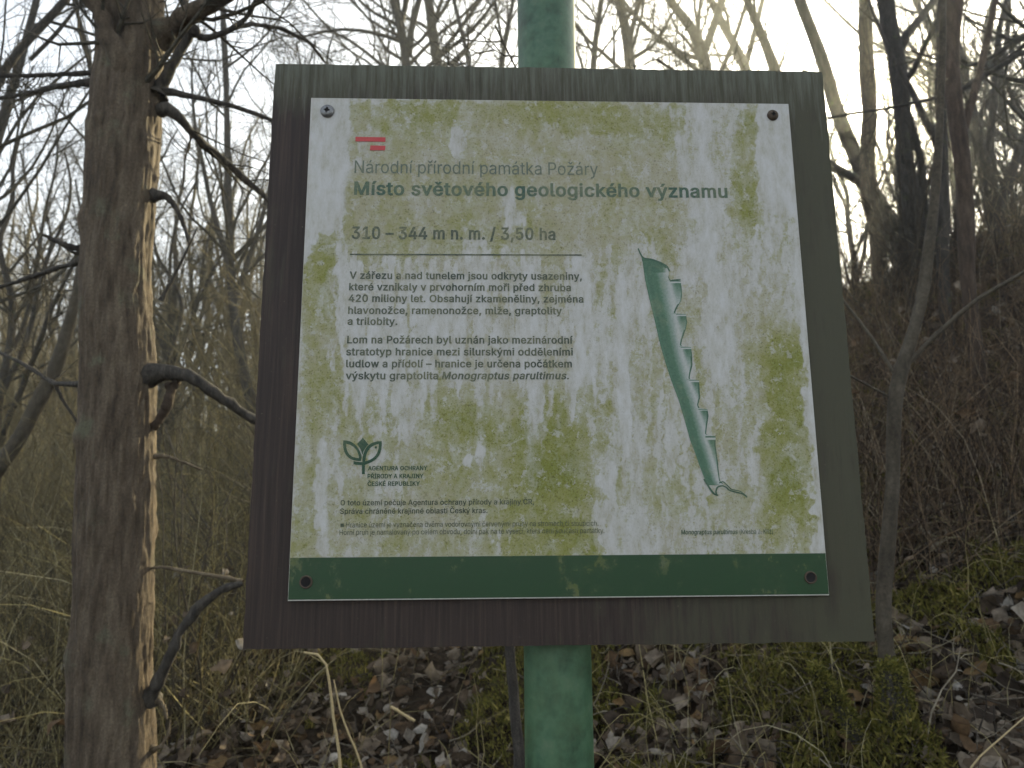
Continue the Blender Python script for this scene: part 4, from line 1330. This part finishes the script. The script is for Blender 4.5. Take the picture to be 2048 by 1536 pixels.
tree_at('tree', 'straight dark trunk standing right in front of the sun', 'tree', G_R,
        [(1765, -30, 15), (1768, 0, 15), (1782, 85, 16), (1796, 171, 16), (1799, 273, 16), (1806, 342, 17), (1826, 427, 18), (1837, 513, 18), (1860, 640, 19), (1880, 760, 20)], 5.2, 4, 13, M_BARK_GREY,
        [[(1790, 120, 0, 10), (1812, 70, 0, 9), (1838, 40, .1, 8), (1862, 8, .2, 8)], [(1806, 170, 0, 7), (1828, 140, -.1, 6), (1850, 90, -.2, 5)], [(1802, 190, 0, 8), (1825, 260, 0, 8), (1842, 320, 0, 8)]], 18, 8, 6, .5)
tree_at('tree', 'slim dark stem beside the reddish trunk, just right of the sun', 'tree', G_R,
        [(1893, -30, 11), (1891, 0, 12), (1883, 102, 12), (1880, 205, 12), (1882, 308, 12), (1880, 410, 13), (1878, 500, 13), (1881, 568, 13), (1895, 705, 14), (1912, 808, 14), (1918, 940, 15)], 4.3, 3.5, 14, M_BARK_GREY,
        [[(1882, 300, 0, 8), (1850, 240, 0, 7), (1828, 190, .1, 6)]], 14, 7, 5, .55)
tree_at('tree', 'tall trunk turning reddish brown toward its foot on the bank', 'tree', G_R,
        [(1912, -30, 16), (1908, 0, 16), (1903, 102, 16), (1908, 205, 17), (1919, 308, 17), (1925, 410, 17), (1928, 513, 16), (1940, 600, 14), (1955, 700, 14), (1963, 800, 14), (1964, 900, 14), (1962, 1010, 14)], 3.5, 4, 15, M_BARK_RED,
        [[(1915, 300, 0, 9), (1945, 200, 0, 8), (1975, 80, .1, 7), (1990, 0, .1, 6)]], 16, 7, 6, .55)
tree_at('tree', 'fan of dark stems near the picture edge on top of the bank', 'tree', G_R,
        [(1925, 120, 8), (1938, 200, 9), (1956, 273, 10), (1975, 340, 12), (1994, 410, 14), (2005, 470, 16), (2010, 560, 18)], 6.5, 3, 16, M_BARK_DK,
        [[(1998, 420, 0, 12), (2010, 385, 0, 10), (2045, 275, .1, 8), (2080, 180, .2, 7)], [(1990, 400, 0, 10), (1978, 300, 0, 8), (1990, 180, 0, 7), (1998, 60, 0, 6)]], 18, 8, 6, .3)
tree_at('tree', 'bent branch tree reaching in from the far edge above the bank', 'tree', G_R,
        [(1990, 110, 5), (2048, 75, 7), (2100, 40, 9), (2160, 150, 14), (2190, 400, 17), (2200, 700, 20)], 4.0, .6, 17, M_BARK_GREY, [[(2160, 160, 0, 9), (2050, 100, 0, 6), (1950, 165, 0, 5), (1900, 190, 0, 4)]], 10, 7, 5, .1)
# slim pale sapling in front of them
tree_at('sapling', 'slim pale sapling rising from mossy leaf litter, forked halfway up', 'tree', None,
        [(1888, -20, 6), (1886, 100, 7), (1882, 220, 7), (1872, 380, 9), (1858, 500, 11), (1848, 600, 12), (1832, 665, 12.5), (1805, 725, 14), (1790, 765, 14), (1790, 830, 14), (1788, 920, 15), (1787, 1010, 15.5), (1772, 1130, 15.5), (1762, 1220, 16), (1768, 1290, 16), (1782, 1370, 17), (1788, 1450, 20), (1790, 1500, 24)], 2.1, 2.0, 18, M_BARK_SAP,
        [[(1800, 745, 0, 5), (1850, 690, -.03, 5), (1950, 600, -.08, 4.2), (2048, 545, -.12, 3.6)], [(1788, 745, 0, 4), (1740, 670, .05, 3.5), (1695, 612, .1, 3)], [(1790, 800, 0, 3), (1745, 775, 0, 2.6), (1700, 752, 0, 2.2)]], 6, 4, 3, .5, (.08, .2))
G_C = 'bare trees showing above the board'
cen = [
    ('forked bare tree left of the green post, seen over the board', [(780, -30, 8), (787, 0, 9), (803, 51, 9), (813, 129, 10), (820, 260, 11)], 9.5, [[(818, 110, 0, 7), (822, 60, 0, 7), (838, 0, 0, 6)]]),
    ('plain slender trunk second left of the green post above the board', [(850, -30, 9), (856, 0, 9), (873, 98, 10), (879, 129, 10), (890, 260, 11)], 10.5, []),
    ('thin leaning stem nearest to the left side of the green post', [(902, -20, 4), (908, 0, 4), (925, 70, 5), (940, 129, 5), (960, 260, 6)], 8.5, []),
    ('slight forked stem almost touching the green post above the board', [(1030, -20, 4), (1027, 0, 4), (1008, 90, 5), (1002, 129, 6), (1000, 260, 7)], 9.0, [[(1006, 100, 0, 3), (1000, 60, 0, 3), (990, 0, 0, 3)]]),
    ('straight thin stem just right of the green post over the board', [(1203, -20, 5), (1201, 0, 6), (1193, 70, 6), (1186, 129, 7), (1180, 260, 8)], 9.5, []),
    ('stout short-forked trunk second right of the green post above the board', [(1236, -20, 9), (1240, 0, 9), (1252, 70, 10), (1260, 129, 11), (1265, 260, 12)], 10.5, [[(1258, 90, 0, 6), (1266, 50, 0, 5), (1280, 0, 0, 5)]]),
    ('dark Y shaped tree over the right half of the board', [(1335, -10, 8), (1348, 10, 9), (1392, 61, 10), (1412, 113, 12), (1418, 150, 13), (1420, 300, 14)], 11.5, [[(1412, 95, 0, 8), (1428, 50, 0, 8), (1446, -5, 0, 7)]]),
    ('slanting trunk between the Y shaped tree and the board corner', [(1425, 5, 7), (1440, 37, 8), (1478, 102, 9), (1495, 137, 10), (1515, 300, 12)], 12.0, [[(1492, 128, 0, 6), (1500, 100, 0, 6), (1518, 30, 0, 5), (1530, -20, 0, 5)]]),
    ('long straight slanting trunk closest to the upper right board corner', [(1483, -30, 7), (1495, 0, 8), (1522, 58, 9), (1550, 137, 10), (1590, 300, 12)], 7.5, []),
]
for k, (lb, pth, y, lm) in enumerate(cen):
    tree_at('tree', lb, 'tree', G_C, pth, y, 3.5, 40 + k, M_BARK_GREY, lm, 20, 9, 8, .42)
G_L = 'thin bare trees beyond the thick trunk'
tree_at('tree', 'pale slender tree leaning across the left edge, thick trunk to its side', 'tree', G_L,
        [(80, -30, 7), (72, 0, 7), (45, 100, 8), (20, 190, 9), (-8, 280, 10), (-60, 500, 11), (-120, 800, 13)], 5.5, 3, 60, M_BARK_GREY, [], 16, 8, 6, .3)
tree_at('tree', 'dark arching bough crossing the upper left corner', 'tree', G_L,
        [(160, -40, 6), (130, 0, 7), (95, 40, 8), (60, 70, 8), (25, 110, 8), (-10, 165, 9), (-50, 300, 10), (-130, 700, 13)], 3.6, 2, 61, M_BARK_DK, [[(60, 120, 0, 4), (110, 70, 0, 4), (150, 20, 0, 3)]], 14, 7, 5, .3)
tree_at('tree', 'leaning sunlit olive trunk slanting behind the thick trunk', 'tree', G_L,
        [(200, 300, 7), (180, 450, 9), (160, 570, 11), (140, 640, 12), (120, 710, 13), (92, 780, 14), (60, 845, 14), (20, 905, 14), (-20, 950, 15), (-120, 1060, 18)], 5.0, 2, 62, M_BARK_SAP, [], 12, 7, 5, .4)
tree_at('tree', 'twiggy bare tree filling the gap between thick trunk and board', 'tree', G_L,
        [(440, -30, 5), (450, 150, 6), (455, 330, 7), (460, 500, 8), (470, 650, 9), (520, 900, 11), (540, 1000, 12)], 7.0, 2.5, 63, M_BARK_DK, [[(465, 560, 0, 6), (420, 400, .3, 5), (390, 250, .5, 4)], [(470, 600, 0, 6), (520, 450, .2, 5), (560, 300, .4, 4)]], 22, 9, 7, .25)

# ------------------------------------------------------------------ background trees and shrubs (copies)


def proto_tree(seed, h=8.0):
    rg = np.random.default_rng(seed)
    n = 40
    t = np.linspace(0, 1, n)
    P = np.stack([(fbm(t * 3, seed + 0 * t, 0, 1, 3) - .5) * 1.6 * t, (fbm(t * 3, seed + 0 * t, 0, 2, 3) - .5) * 1.6 * t, t * h - .2], 1)
    q = .085 * (1 - t) ** .8 + .006
    A0, B0 = grow(rg, P[None], q[None], 4, .15, .5, (15, 35), (.5, .7), 40, .03, .05, .75, .01)
    PA, QA = np.concatenate([P[None], A0]), np.concatenate([q[None], B0])
    A1, B1 = grow(rg, PA, QA, 13, .25, .98, (25, 65), (.2, .4), 8, .1, .13, .5, .004)
    A2, B2 = grow(rg, A1, B1, 7, .15, 1, (25, 70), (.3, .65), 5, .06, .16, .55, .0026, .2)
    A3, B3 = grow(rg, A2, B2, 6, .15, 1, (25, 70), (.35, .7), 4, .05, .18, .6, .0020, .15)
    tr = MB().add(*tubes(PA, QA, 7)).mesh('trunk', M_BARK_GREY)
    c = MB()
    for a, b, s in ((A1, B1, 4), (A2, B2, 3), (A3, B3, 3)):
        c.add(*tubes(a, b, s))
    return tr, c.mesh('crown', M_TWIG)


def proto_shrub(seed, h=2.6, stems=12):
    rg = np.random.default_rng(seed)
    p = np.stack([rg.normal(size=stems) * .15, rg.normal(size=stems) * .15, np.full(stems, -.1)], 1)
    az = rg.uniform(0, 2 * np.pi, stems)
    tilt = rg.uniform(.1, .75, stems)
    d = np.stack([np.cos(az) * np.sin(tilt), np.sin(az) * np.sin(tilt), np.cos(tilt)], 1)
    ln = rg.uniform(.6, 1.1, stems) * h
    pts = [p]
    for k in range(13):
        p = p + d * (ln / 13)[:, None]
        pts.append(p)
        d = unit(d + rg.normal(size=d.shape) * .08 + np.array([0, 0, -.03]))
    A = np.stack(pts, 1)
    B = rg.uniform(.007, .014, stems)[:, None] * np.linspace(1, .25, 14)[None]
    A2, B2 = grow(rg, A, B, 10, .2, 1, (20, 60), (.2, .45), 6, .03, .15, .55, .0022, .15)
    A3, B3 = grow(rg, A2, B2, 5, .15, 1, (20, 65), (.3, .6), 4, .03, .18, .6, .0018, .08)
    st = MB().add(*tubes(A, B, 5)).mesh('stems', M_BARK_SAP)
    c = MB()
    c.add(*tubes(A2, B2, 3))
    c.add(*tubes(A3, B3, 3))
    return st, c.mesh('crown', M_TWIG)


protos = [proto_tree(100 + k, 7 + k * .7) for k in range(4)]


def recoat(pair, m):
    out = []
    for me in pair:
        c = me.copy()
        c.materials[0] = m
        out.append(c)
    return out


lit_trees = [recoat(p_, M_SUNLIT) for p_ in protos]  # same trees recoated in the tone with sunlight in its colour
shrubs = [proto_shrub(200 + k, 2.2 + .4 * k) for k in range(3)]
lit_shrubs = [recoat(p_, M_SUNLIT) for p_ in shrubs]


def place(kind, names, meshes, x, y, rz, sc, label, cat, group):
    o = empty(kind, (x, y, float(ground_z(x, y))), label, cat, group, rz)
    o.scale = (sc, sc, sc)
    for nme, me in zip(names, meshes):
        c = bpy.data.objects.new(nme, me)
        C.objects.link(c)
        c.parent = o
    return o


rp = random.Random(4)
# wood along the crest of the bank
SUNV = np.array([math.sin(SUN_AZ), math.cos(SUN_AZ)])


def off_sun(x, y, x0=-.98, y0=2.1):
    """sideways distance of a spot from the line trunk -> sun (plan view), and distance along it"""
    return (x - x0) * SUNV[1] - (y - y0) * SUNV[0], (x - x0) * SUNV[0] + (y - y0) * SUNV[1]


for k in range(26):
    y = rp.uniform(9.5, 17) if k < 18 else rp.uniform(14, 24)
    x = ((.42 + k / 14 * .50) if k < 14 else (.05 + .1 * (k - 14)) if k < 18 else (-.15 + .065 * (k - 18))) * y + rp.uniform(-.4, .4)
    if abs(off_sun(x, y)[0]) < 1.3:
        continue
    place('tree', ('trunk', 'crown'), protos[k % 4], x, y, rp.uniform(0, 6.28), rp.uniform(.75, 1.1),
          'grey bare tree among many on the skyline along the bank crest', 'tree', 'skyline trees along the bank crest')
for k in range(64):
    y = rp.uniform(9, 42)
    x = -(.22 + (rp.uniform(0, .75) if k < 44 else rp.uniform(.75, 1.3))) * y
    place('tree', ('trunk', 'crown'), lit_trees[(k + 1) % 4], x, y, rp.uniform(0, 6.28), rp.uniform(.6, 1.0),
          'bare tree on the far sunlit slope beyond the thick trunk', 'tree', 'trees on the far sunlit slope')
for k in range(26):
    y = rp.uniform(3.5, 11)
    x = -(.20 + rp.uniform(.0, .62)) * y
    if abs(off_sun(x, y)[0]) < .9:
        continue
    place('shrub', ('stems', 'crown'), (lit_shrubs if k % 3 else shrubs)[(k // 3) % 3], x, y, rp.uniform(0, 6.28), rp.uniform(.6, 1.0),
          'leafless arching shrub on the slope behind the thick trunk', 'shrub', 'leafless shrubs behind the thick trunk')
for k in range(14):
    y = rp.uniform(2.9, 5.5)
    x = -(.24 + rp.uniform(.0, .55)) * y
    if abs(off_sun(x, y)[0]) < .55:
        continue
    place('shrub', ('stems', 'crown'), (shrubs if k % 3 else lit_shrubs)[k % 3], x, y, rp.uniform(0, 6.28), rp.uniform(.28, .48),
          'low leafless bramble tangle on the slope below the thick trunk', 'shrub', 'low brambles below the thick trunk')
for k in range(5):
    y = rp.uniform(7, 11)
    x = -(.27 + k / 5 * .50) * y
    place('tree', ('trunk', 'crown'), (lit_trees if k % 2 else protos)[(k + 2) % 4], x, y, rp.uniform(0, 6.28), rp.uniform(.55, .8),
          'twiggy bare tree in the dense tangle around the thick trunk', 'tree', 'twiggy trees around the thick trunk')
for k in range(10):
    y = rp.uniform(9, 17)
    x = -(.20 + k / 10 * .50) * y
    place('tree', ('trunk', 'crown'), (protos if k % 3 else lit_trees)[k % 4], x, y, rp.uniform(0, 6.28), rp.uniform(.75, 1.05),
          'twiggy bare tree in the dense tangle around the thick trunk', 'tree', 'twiggy trees around the thick trunk')
for k in range(18):
    y = rp.uniform(4.5, 9)
    x = (.40 + rp.uniform(.0, .40)) * y
    place('shrub', ('stems', 'crown'), shrubs[(k + 1) % 3], x, y, rp.uniform(0, 6.28), rp.uniform(.45, .75),
          'tangled leafless shrub among the trunks on the high bank', 'shrub', 'shrubs on the high bank')
for k in range(9):
    y = rp.uniform(9.0, 14)
    x = (.47 + k / 9 * .34) * y
    if abs(x / y - .55) < .055 or k == 7:
        continue
    if abs(off_sun(x, y)[0]) < .6:
        x += .5
    place('tree', ('trunk', 'crown'), protos[k % 4], x, y, rp.uniform(0, 6.28), rp.uniform(.5, .75),
          'dense twiggy tree in the thicket around the sun glow', 'tree', 'twiggy thicket around the sun glow')


# ------------------------------------------------------------------ ground cover
def tangent_frame(x, y):
    e = .05
    gx = (ground_z(x + e, y) - ground_z(x - e, y)) / (2 * e)
    gy = (ground_z(x, y + e) - ground_z(x, y - e)) / (2 * e)
    n = unit(np.stack([-gx, -gy, np.ones_like(gx)], -1))
    return n


def scatter(rg, n, y0, y1, k0, k1, p=1.6):
    """more near the camera: depth y, side k*y"""
    u = rg.uniform(size=n)
    a, b = y0 ** (1 - p), y1 ** (1 - p)
    y = (a + u * (b - a)) ** (1 / (1 - p))
    x = rg.uniform(k0, k1, n) * (y + .3)
    return x, y


def moss_field(x, y):
    return fbm(x * 2.6, y * 2.6, 5.5, 77, 4) * .55 + fbm(x * 7.5, y * 7.5, 2.5, 78, 3) * .45 + .045 * sstep(np.asarray(x), -.4, .5)


def build_leaves():
    rg = np.random.default_rng(21)
    n = 38000
    x, y = scatter(rg, n, 1.0, 11, -.8, .95)
    keep = (moss_field(x, y) < .535) | (rg.uniform(size=n) < .06)
    x, y = x[keep], y[keep]
    n = len(x)
    nu, nv = 5, 4
    v, u = np.meshgrid(np.linspace(0, 1, nu), np.linspace(-1, 1, nv), indexing='ij')
    prof = np.sin(np.pi * np.clip(v, .02, .98) ** .85) ** .8
    Ls = rg.uniform(.018, .075, n)
    Ws = Ls * rg.uniform(.25, .42, n)
    c1, c2, tw = rg.normal(0, .9, n), rg.normal(0, .8, n), rg.normal(0, .5, n)
    jag = 1 + .25 * rg.normal(size=(n, nu, nv))
    lx = u[None] * prof[None] * Ws[:, None, None] * jag
    ly = (v[None] - .5) * Ls[:, None, None]
    lz = c1[:, None, None] * Ws[:, None, None] * u[None] ** 2 * .8 + c2[:, None, None] * Ls[:, None, None] * (v[None] - .5) ** 2 + tw[:, None, None] * Ws[:, None, None] * u[None] * (v[None] - .5)
    nrm = tangent_frame(x, y)
    nrm = unit(nrm + rg.normal(size=nrm.shape) * .30)
    t = rg.normal(size=nrm.shape)
    t = unit(t - (t * nrm).sum(1, keepdims=True) * nrm)
    b = np.cross(nrm, t)
    up_ = np.where((rg.uniform(size=n) < .045) & (np.abs(x) > .27 * y) & (y > 2.4), rg.uniform(.05, .6, n), 0)      # caught in the stalks
    P = np.stack([x, y, ground_z(x, y) + rg.uniform(.004, .05, n) + up_], 1)
    V = P[:, None, None] + lx[..., None] * b[:, None, None] + ly[..., None] * t[:, None, None] + lz[..., None] * nrm[:, None, None]
    pal = np.array([(.10, .072, .048), (.16, .122, .085), (.24, .192, .14), (.33, .285, .23), (.13, .082, .045), (.21, .135, .062), (.055, .04, .028), (.40, .365, .31)])
    col = pal[rg.choice(8, n, p=[.22, .2, .16, .09, .12, .06, .12, .03])] * rg.uniform(.75, 1.2, (n, 1))
    col = np.repeat(col, nu * nv, 0)
    f = grid_faces(nu, nv)
    Fq = (f[None] + (np.arange(n) * nu * nv)[:, None, None]).reshape(-1, 4)
    o = MB().add(V.reshape(-1, 3), Fq, col).build('leaf_litter', M_LEAF)
    tag(o, 'brown fallen leaves covering the bank below the sign', 'fallen leaves', kind='stuff')


def build_moss():
    rg = np.random.default_rng(22)
    n = 480000
    x, y = scatter(rg, n, 1.2, 8, -.5, .95)
    f = moss_field(x, y)
    keep = rg.uniform(size=n) < sstep(f, .53, .56)
    x, y, f = x[keep], y[keep], f[keep]
    n = len(x)
    hump = .02 + sstep(f, .53, .66) * .08
    nrm = unit(tangent_frame(x, y) + rg.normal(size=(n, 3)) * .55)
    t = unit(np.cross(nrm, rg.normal(size=(n, 3))))
    P = np.stack([x, y, ground_z(x, y) + hump * rg.uniform(.1, 1, n)], 1)
    h = rg.uniform(.010, .030, n)[:, None]
    wv = rg.uniform(.0016, .0036, n)[:, None]
    bend = unit(rg.normal(size=(n, 3))) * h * .35
    V = np.stack([P - t * wv, P + t * wv, P + nrm * h * .6 + bend * .4 + t * wv * .8, P + nrm * h * .6 + bend * .4 - t * wv * .8, P + nrm * h + bend], 1)
    i = np.arange(n) * 5
    pal = np.array([(.15, .138, .032), (.20, .178, .042), (.10, .10, .024), (.26, .22, .065), (.145, .115, .046)])
    col = pal[rg.choice(5, n, p=[.3, .25, .2, .12, .13])] * rg.uniform(.7, 1.25, (n, 1))
    mb = MB().add(V.reshape(-1, 3), np.stack([i, i + 1, i + 2, i + 3], 1), np.repeat(col, 5, 0))
    mb.f.append(np.stack([i + 3, i + 2, i + 4], 1))
    o = mb.build('moss', M_MOSS, smooth=False)
    tag(o, 'yellow green moss cushions among the fallen leaves', 'moss', kind='stuff')


def stalk_set(rg, x, y, hl, hh, tilt, droop, rad, pal, prob, K=6, lift=0.0, sides=3):
    n = len(x)
    az = rg.uniform(0, 2 * np.pi, n)
    tl = np.abs(rg.normal(0, tilt, n))
    d = np.stack([np.cos(az) * np.sin(tl), np.sin(az) * np.sin(tl), np.cos(tl)], 1)
    ln = rg.uniform(hl, hh, n)
    p = np.stack([x, y, ground_z(x, y) - .01 + lift], 1)
    pts = [p]
    out = np.stack([np.cos(az), np.sin(az), 0 * az], 1)
    for k in range(K - 1):
        p = p + d * (ln / (K - 1))[:, None]
        pts.append(p)
        d = unit(d + rg.normal(size=d.shape) * .14 + out * droop * .5 * (k / K) + np.array([0, 0, -droop * (k / K) * 1.2]))
    A = np.stack(pts, 1)
    g = ground_z(A[..., 0], A[..., 1], False) - .05
    A[..., 2] = np.maximum(A[..., 2], g)
    B = rg.uniform(rad[0], rad[1], n)[:, None] * np.linspace(1, .35, K)[None]
    V, Fq = tubes(A, B, sides)
    pal = np.array(pal)
    col = pal[rg.choice(len(pal), n, p=prob)] * rg.uniform(.7, 1.25, (n, 1))
    return V, Fq, np.repeat(col, K * sides, 0)


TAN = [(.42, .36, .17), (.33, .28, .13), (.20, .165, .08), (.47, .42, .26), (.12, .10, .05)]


def build_grass():
    rg = np.random.default_rng(23)
    mb = MB()
    x, y = scatter(rg, 2600, 1.1, 7, .15, .95)
    k = fbm(x * 1.3, y * 1.3, 0, 55, 3) > .5
    mb.add(*stalk_set(rg, x[k], y[k], .14, .42, 1.0, 1.0, (.0008, .0018), TAN, [.4, .25, .1, .2, .05], 7))
    o = mb.build('dry_grass', M_STALK)
    tag(o, 'pale dry bent grass lying over the leaf litter', 'dry grass', kind='stuff')


def build_undergrowth():
    rg = np.random.default_rng(24)
    mb = MB()
    # low slope behind the thick trunk
    x, y = scatter(rg, 6500, 2.7, 14, -.85, -.24, 1.2)
    pd, pa = off_sun(x, y)
    kp = ~((np.abs(pd) < .22) & (pa > -.3) & (pa < 3))
    x, y = x[kp], y[kp]
    mb.add(*stalk_set(rg, x, y, .3, 1.2, .75, .35, (.0011, .0030), TAN, [.16, .22, .28, .08, .26], 7))
    # far sunlit slope
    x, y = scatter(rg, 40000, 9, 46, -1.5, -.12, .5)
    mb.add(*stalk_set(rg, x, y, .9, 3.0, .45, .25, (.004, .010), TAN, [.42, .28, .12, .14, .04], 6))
    # high bank
    x, y = scatter(rg, 9000, 2.6, 9.5, .28, .95, 1.2)
    mb.add(*stalk_set(rg, x, y, .25, .9, .6, .5, (.001, .0026), [(.30, .21, .125), (.20, .14, .085), (.12, .085, .058), (.38, .31, .21), (.07, .052, .04)], [.14, .28, .28, .08, .22], 6))
    # sparse bits below the board
    x, y = scatter(rg, 380, 1.9, 6, -.30, .35, 1.3)
    mb.add(*stalk_set(rg, x, y, .12, .5, .7, .5, (.001, .0024), TAN, [.2, .26, .26, .08, .2], 6))
    o = mb.build('undergrowth', M_STALK)
    tag(o, 'tangle of dry stalks and thin stems on the slopes', 'undergrowth', kind='stuff')


def build_twig_litter():
    rg = np.random.default_rng(31)
    n = 5200
    x, y = scatter(rg, n, 1.2, 8, -.6, .95)
    nrm = tangent_frame(x, y)
    d = rg.normal(size=(n, 3))
    d = unit(d - (d * nrm).sum(1, keepdims=True) * nrm * .85)
    p = np.stack([x, y, ground_z(x, y) + rg.uniform(.02, .06, n)], 1)
    ln = rg.uniform(.04, .26, n)
    pts = [p]
    for k in range(4):
        p = p + d * (ln / 4)[:, None]
        pts.append(p)
        d = unit(d + rg.normal(size=d.shape) * .22)
    A = np.stack(pts, 1)
    B = rg.uniform(.0010, .0030, n)[:, None] * np.linspace(1, .5, 5)[None]
    V, Fq = tubes(A, B, 4)
    pal = np.array([(.05, .04, .03), (.11, .09, .07), (.20, .17, .13), (.30, .26, .19)])
    col = pal[rg.choice(4, n, p=[.35, .3, .2, .15])] * rg.uniform(.7, 1.2, (n, 1))
    o = MB().add(V, Fq, np.repeat(col, 20, 0)).build('twig_litter', M_STALK)
    tag(o, 'small broken twigs strewn over the fallen leaves', 'twigs', kind='stuff')


build_twig_litter()
build_leaves()
build_moss()
build_grass()
build_undergrowth()


# ------------------------------------------------------------------ single stems and litter that stand out
def stem(name, label, cat, group, pts, y, m, r0, r1, y2=None, to_ground=True):
    y2 = y2 or y
    P = [at(a, b, y + (y2 - y) * k / (len(pts) - 1)) for k, (a, b) in enumerate(pts)]
    if to_ground:
        e = P[-1].copy()
        gz = float(ground_z(e[0], e[1])) - .03
        if gz < e[2]:
            P.append(np.array([e[0], e[1], gz]))
    rr_ = np.linspace(r1, r0, len(P))
    Q, q = resample(P, rr_, 26, 1)
    Q = Q + np.random.default_rng(len(label)).normal(size=Q.shape) * (q * .25)[:, None]
    o0 = Q[-1].copy()
    o = MB().add(*tubes(Q, q, 8)).build(name, m, origin=o0)
    o.location = Vector(o0)
    return tag(o, label, cat, group)


def straw(name='dry straw', c=(.40, .31, .16)):
    return plain(name, c, .7)


M_STRAW = straw()
stem('dry_stalk', 'pale straw stalk bent over under the board edge', 'stalk', None, [(608, 1304), (630, 1300), (652, 1303), (657, 1340), (664, 1420), (674, 1480), (682, 1540)], 1.7, M_STRAW, .0036, .0022)
stem('dry_stalk', 'thin second straw stalk leaning away from the bent one', 'stalk', None, [(668, 1360), (676, 1410), (690, 1450), (712, 1500), (730, 1545)], 1.75, M_STRAW, .0026, .0016)
stem('sapling', 'dark thin stem left of the green post under the board', 'sapling', None, [(1008, 1200), (1015, 1290), (1022, 1340), (1030, 1420), (1036, 1480), (1038, 1540)], 1.5, M_BARK_DK, .011, .009)
stem('fallen_twig', 'short tan twig lying aslant below the board', 'twig', None, [(783, 1414), (800, 1424), (829, 1443)], 2.3, M_STRAW, .004, .004, to_ground=False)
stem('dry_stalk', 'long pale grass stalk crossing the lower right corner', 'stalk', None, [(2060, 1425), (2000, 1478), (1960, 1510), (1930, 1550)], 1.55, M_STRAW, .0022, .0014)


# mossy stump beside the sapling
def moss_thing(name, label, cat, pts, y, r0, r1, seed):
    rg = np.random.default_rng(seed)
    P = [at(a, b, y) for a, b in pts]
    for p in P:
        p[2] = max(p[2], float(ground_z(p[0], p[1])) - .01)
    Q, q = resample(P, np.linspace(r0, r1, len(P)), 20, 1)
    o0 = Q[-1].copy()
    root = empty(name, o0, label, cat)
    MB().add(*tubes(Q, q, 10)).build('wood', M_BARK_DK, root, origin=o0)
    n = 5000
    i = rg.integers(0, 20, n)
    a = rg.normal(size=(n, 3))
    a[:, 2] = np.abs(a[:, 2]) * .9
    a = unit(a)
    S0 = Q[i] + a * q[i][:, None] * .95 + rg.normal(size=(n, 3)) * .006
    h = rg.uniform(.004, .013, n)[:, None]
    t = unit(np.cross(a, rg.normal(size=(n, 3)))) * .0022
    d = unit(a + rg.normal(size=(n, 3)) * .5) * h
    V = np.stack([S0 - t, S0 + t, S0 + d * .6 + t * .8, S0 + d * .6 - t * .8, S0 + d], 1).reshape(-1, 3)
    k = np.arange(n) * 5
    col = np.array([(.17, .16, .035), (.10, .10, .025), (.24, .215, .055)])[rg.choice(3, n)] * rg.uniform(.7, 1.2, (n, 1))
    mb = MB().add(V, np.stack([k, k + 1, k + 2, k + 3], 1), np.repeat(col, 5, 0))
    mb.f.append(np.stack([k + 3, k + 2, k + 4], 1))
    mb.build('moss_coat', M_MOSS, root, smooth=False, origin=o0)


moss_thing('mossy_branch', 'moss covered broken branch lying beside the sapling foot', 'branch', [(1632, 1340), (1650, 1370), (1672, 1400), (1695, 1440), (1715, 1475)], 2.05, .012, .022, 1)
moss_thing('mossy_stump', 'low mossy stump at the foot of the pale sapling', 'stump', [(1782, 1340), (1788, 1400), (1800, 1470), (1805, 1540)], 2.06, .026, .06, 2)


# ------------------------------------------------------------------ backlit winter air
def build_haze():
    m = bpy.data.materials.new('thin haze')
    m.use_nodes = True
    n = m.node_tree.nodes
    n.remove(n['Principled BSDF'])
    v = n.new('ShaderNodeVolumePrincipled')
    v.inputs['Color'].default_value = (.93, .98, .95, 1)
    v.inputs['Density'].default_value = .0055
    v.inputs['Anisotropy'].default_value = .66
    v2 = n.new('ShaderNodeVolumePrincipled')               # extra forward-scattering lobe, added to make a glow around the sun
    v2.inputs['Color'].default_value = (.97, .98, 1, 1)
    v2.inputs['Density'].default_value = .0007
    v2.inputs['Anisotropy'].default_value = .93
    ad = n.new('ShaderNodeAddShader')
    m.node_tree.links.new(v.outputs[0], ad.inputs[0])
    m.node_tree.links.new(v2.outputs[0], ad.inputs[1])
    m.node_tree.links.new(ad.outputs[0], n['Material Output'].inputs['Volume'])
    x0, x1, y0, y1, z0, z1 = -82, 82, -82, 88, -12, 40
    V = np.array([[x, y, z] for x in (x0, x1) for y in (y0, y1) for z in (z0, z1)])
    Fq = np.array([[0, 1, 3, 2], [4, 6, 7, 5], [0, 4, 5, 1], [2, 3, 7, 6], [0, 2, 6, 4], [1, 5, 7, 3]])
    o = MB().add(V, Fq).build('haze', m, smooth=False)
    tag(o, 'thin bright haze between the trees', 'haze', kind='stuff')


build_haze()
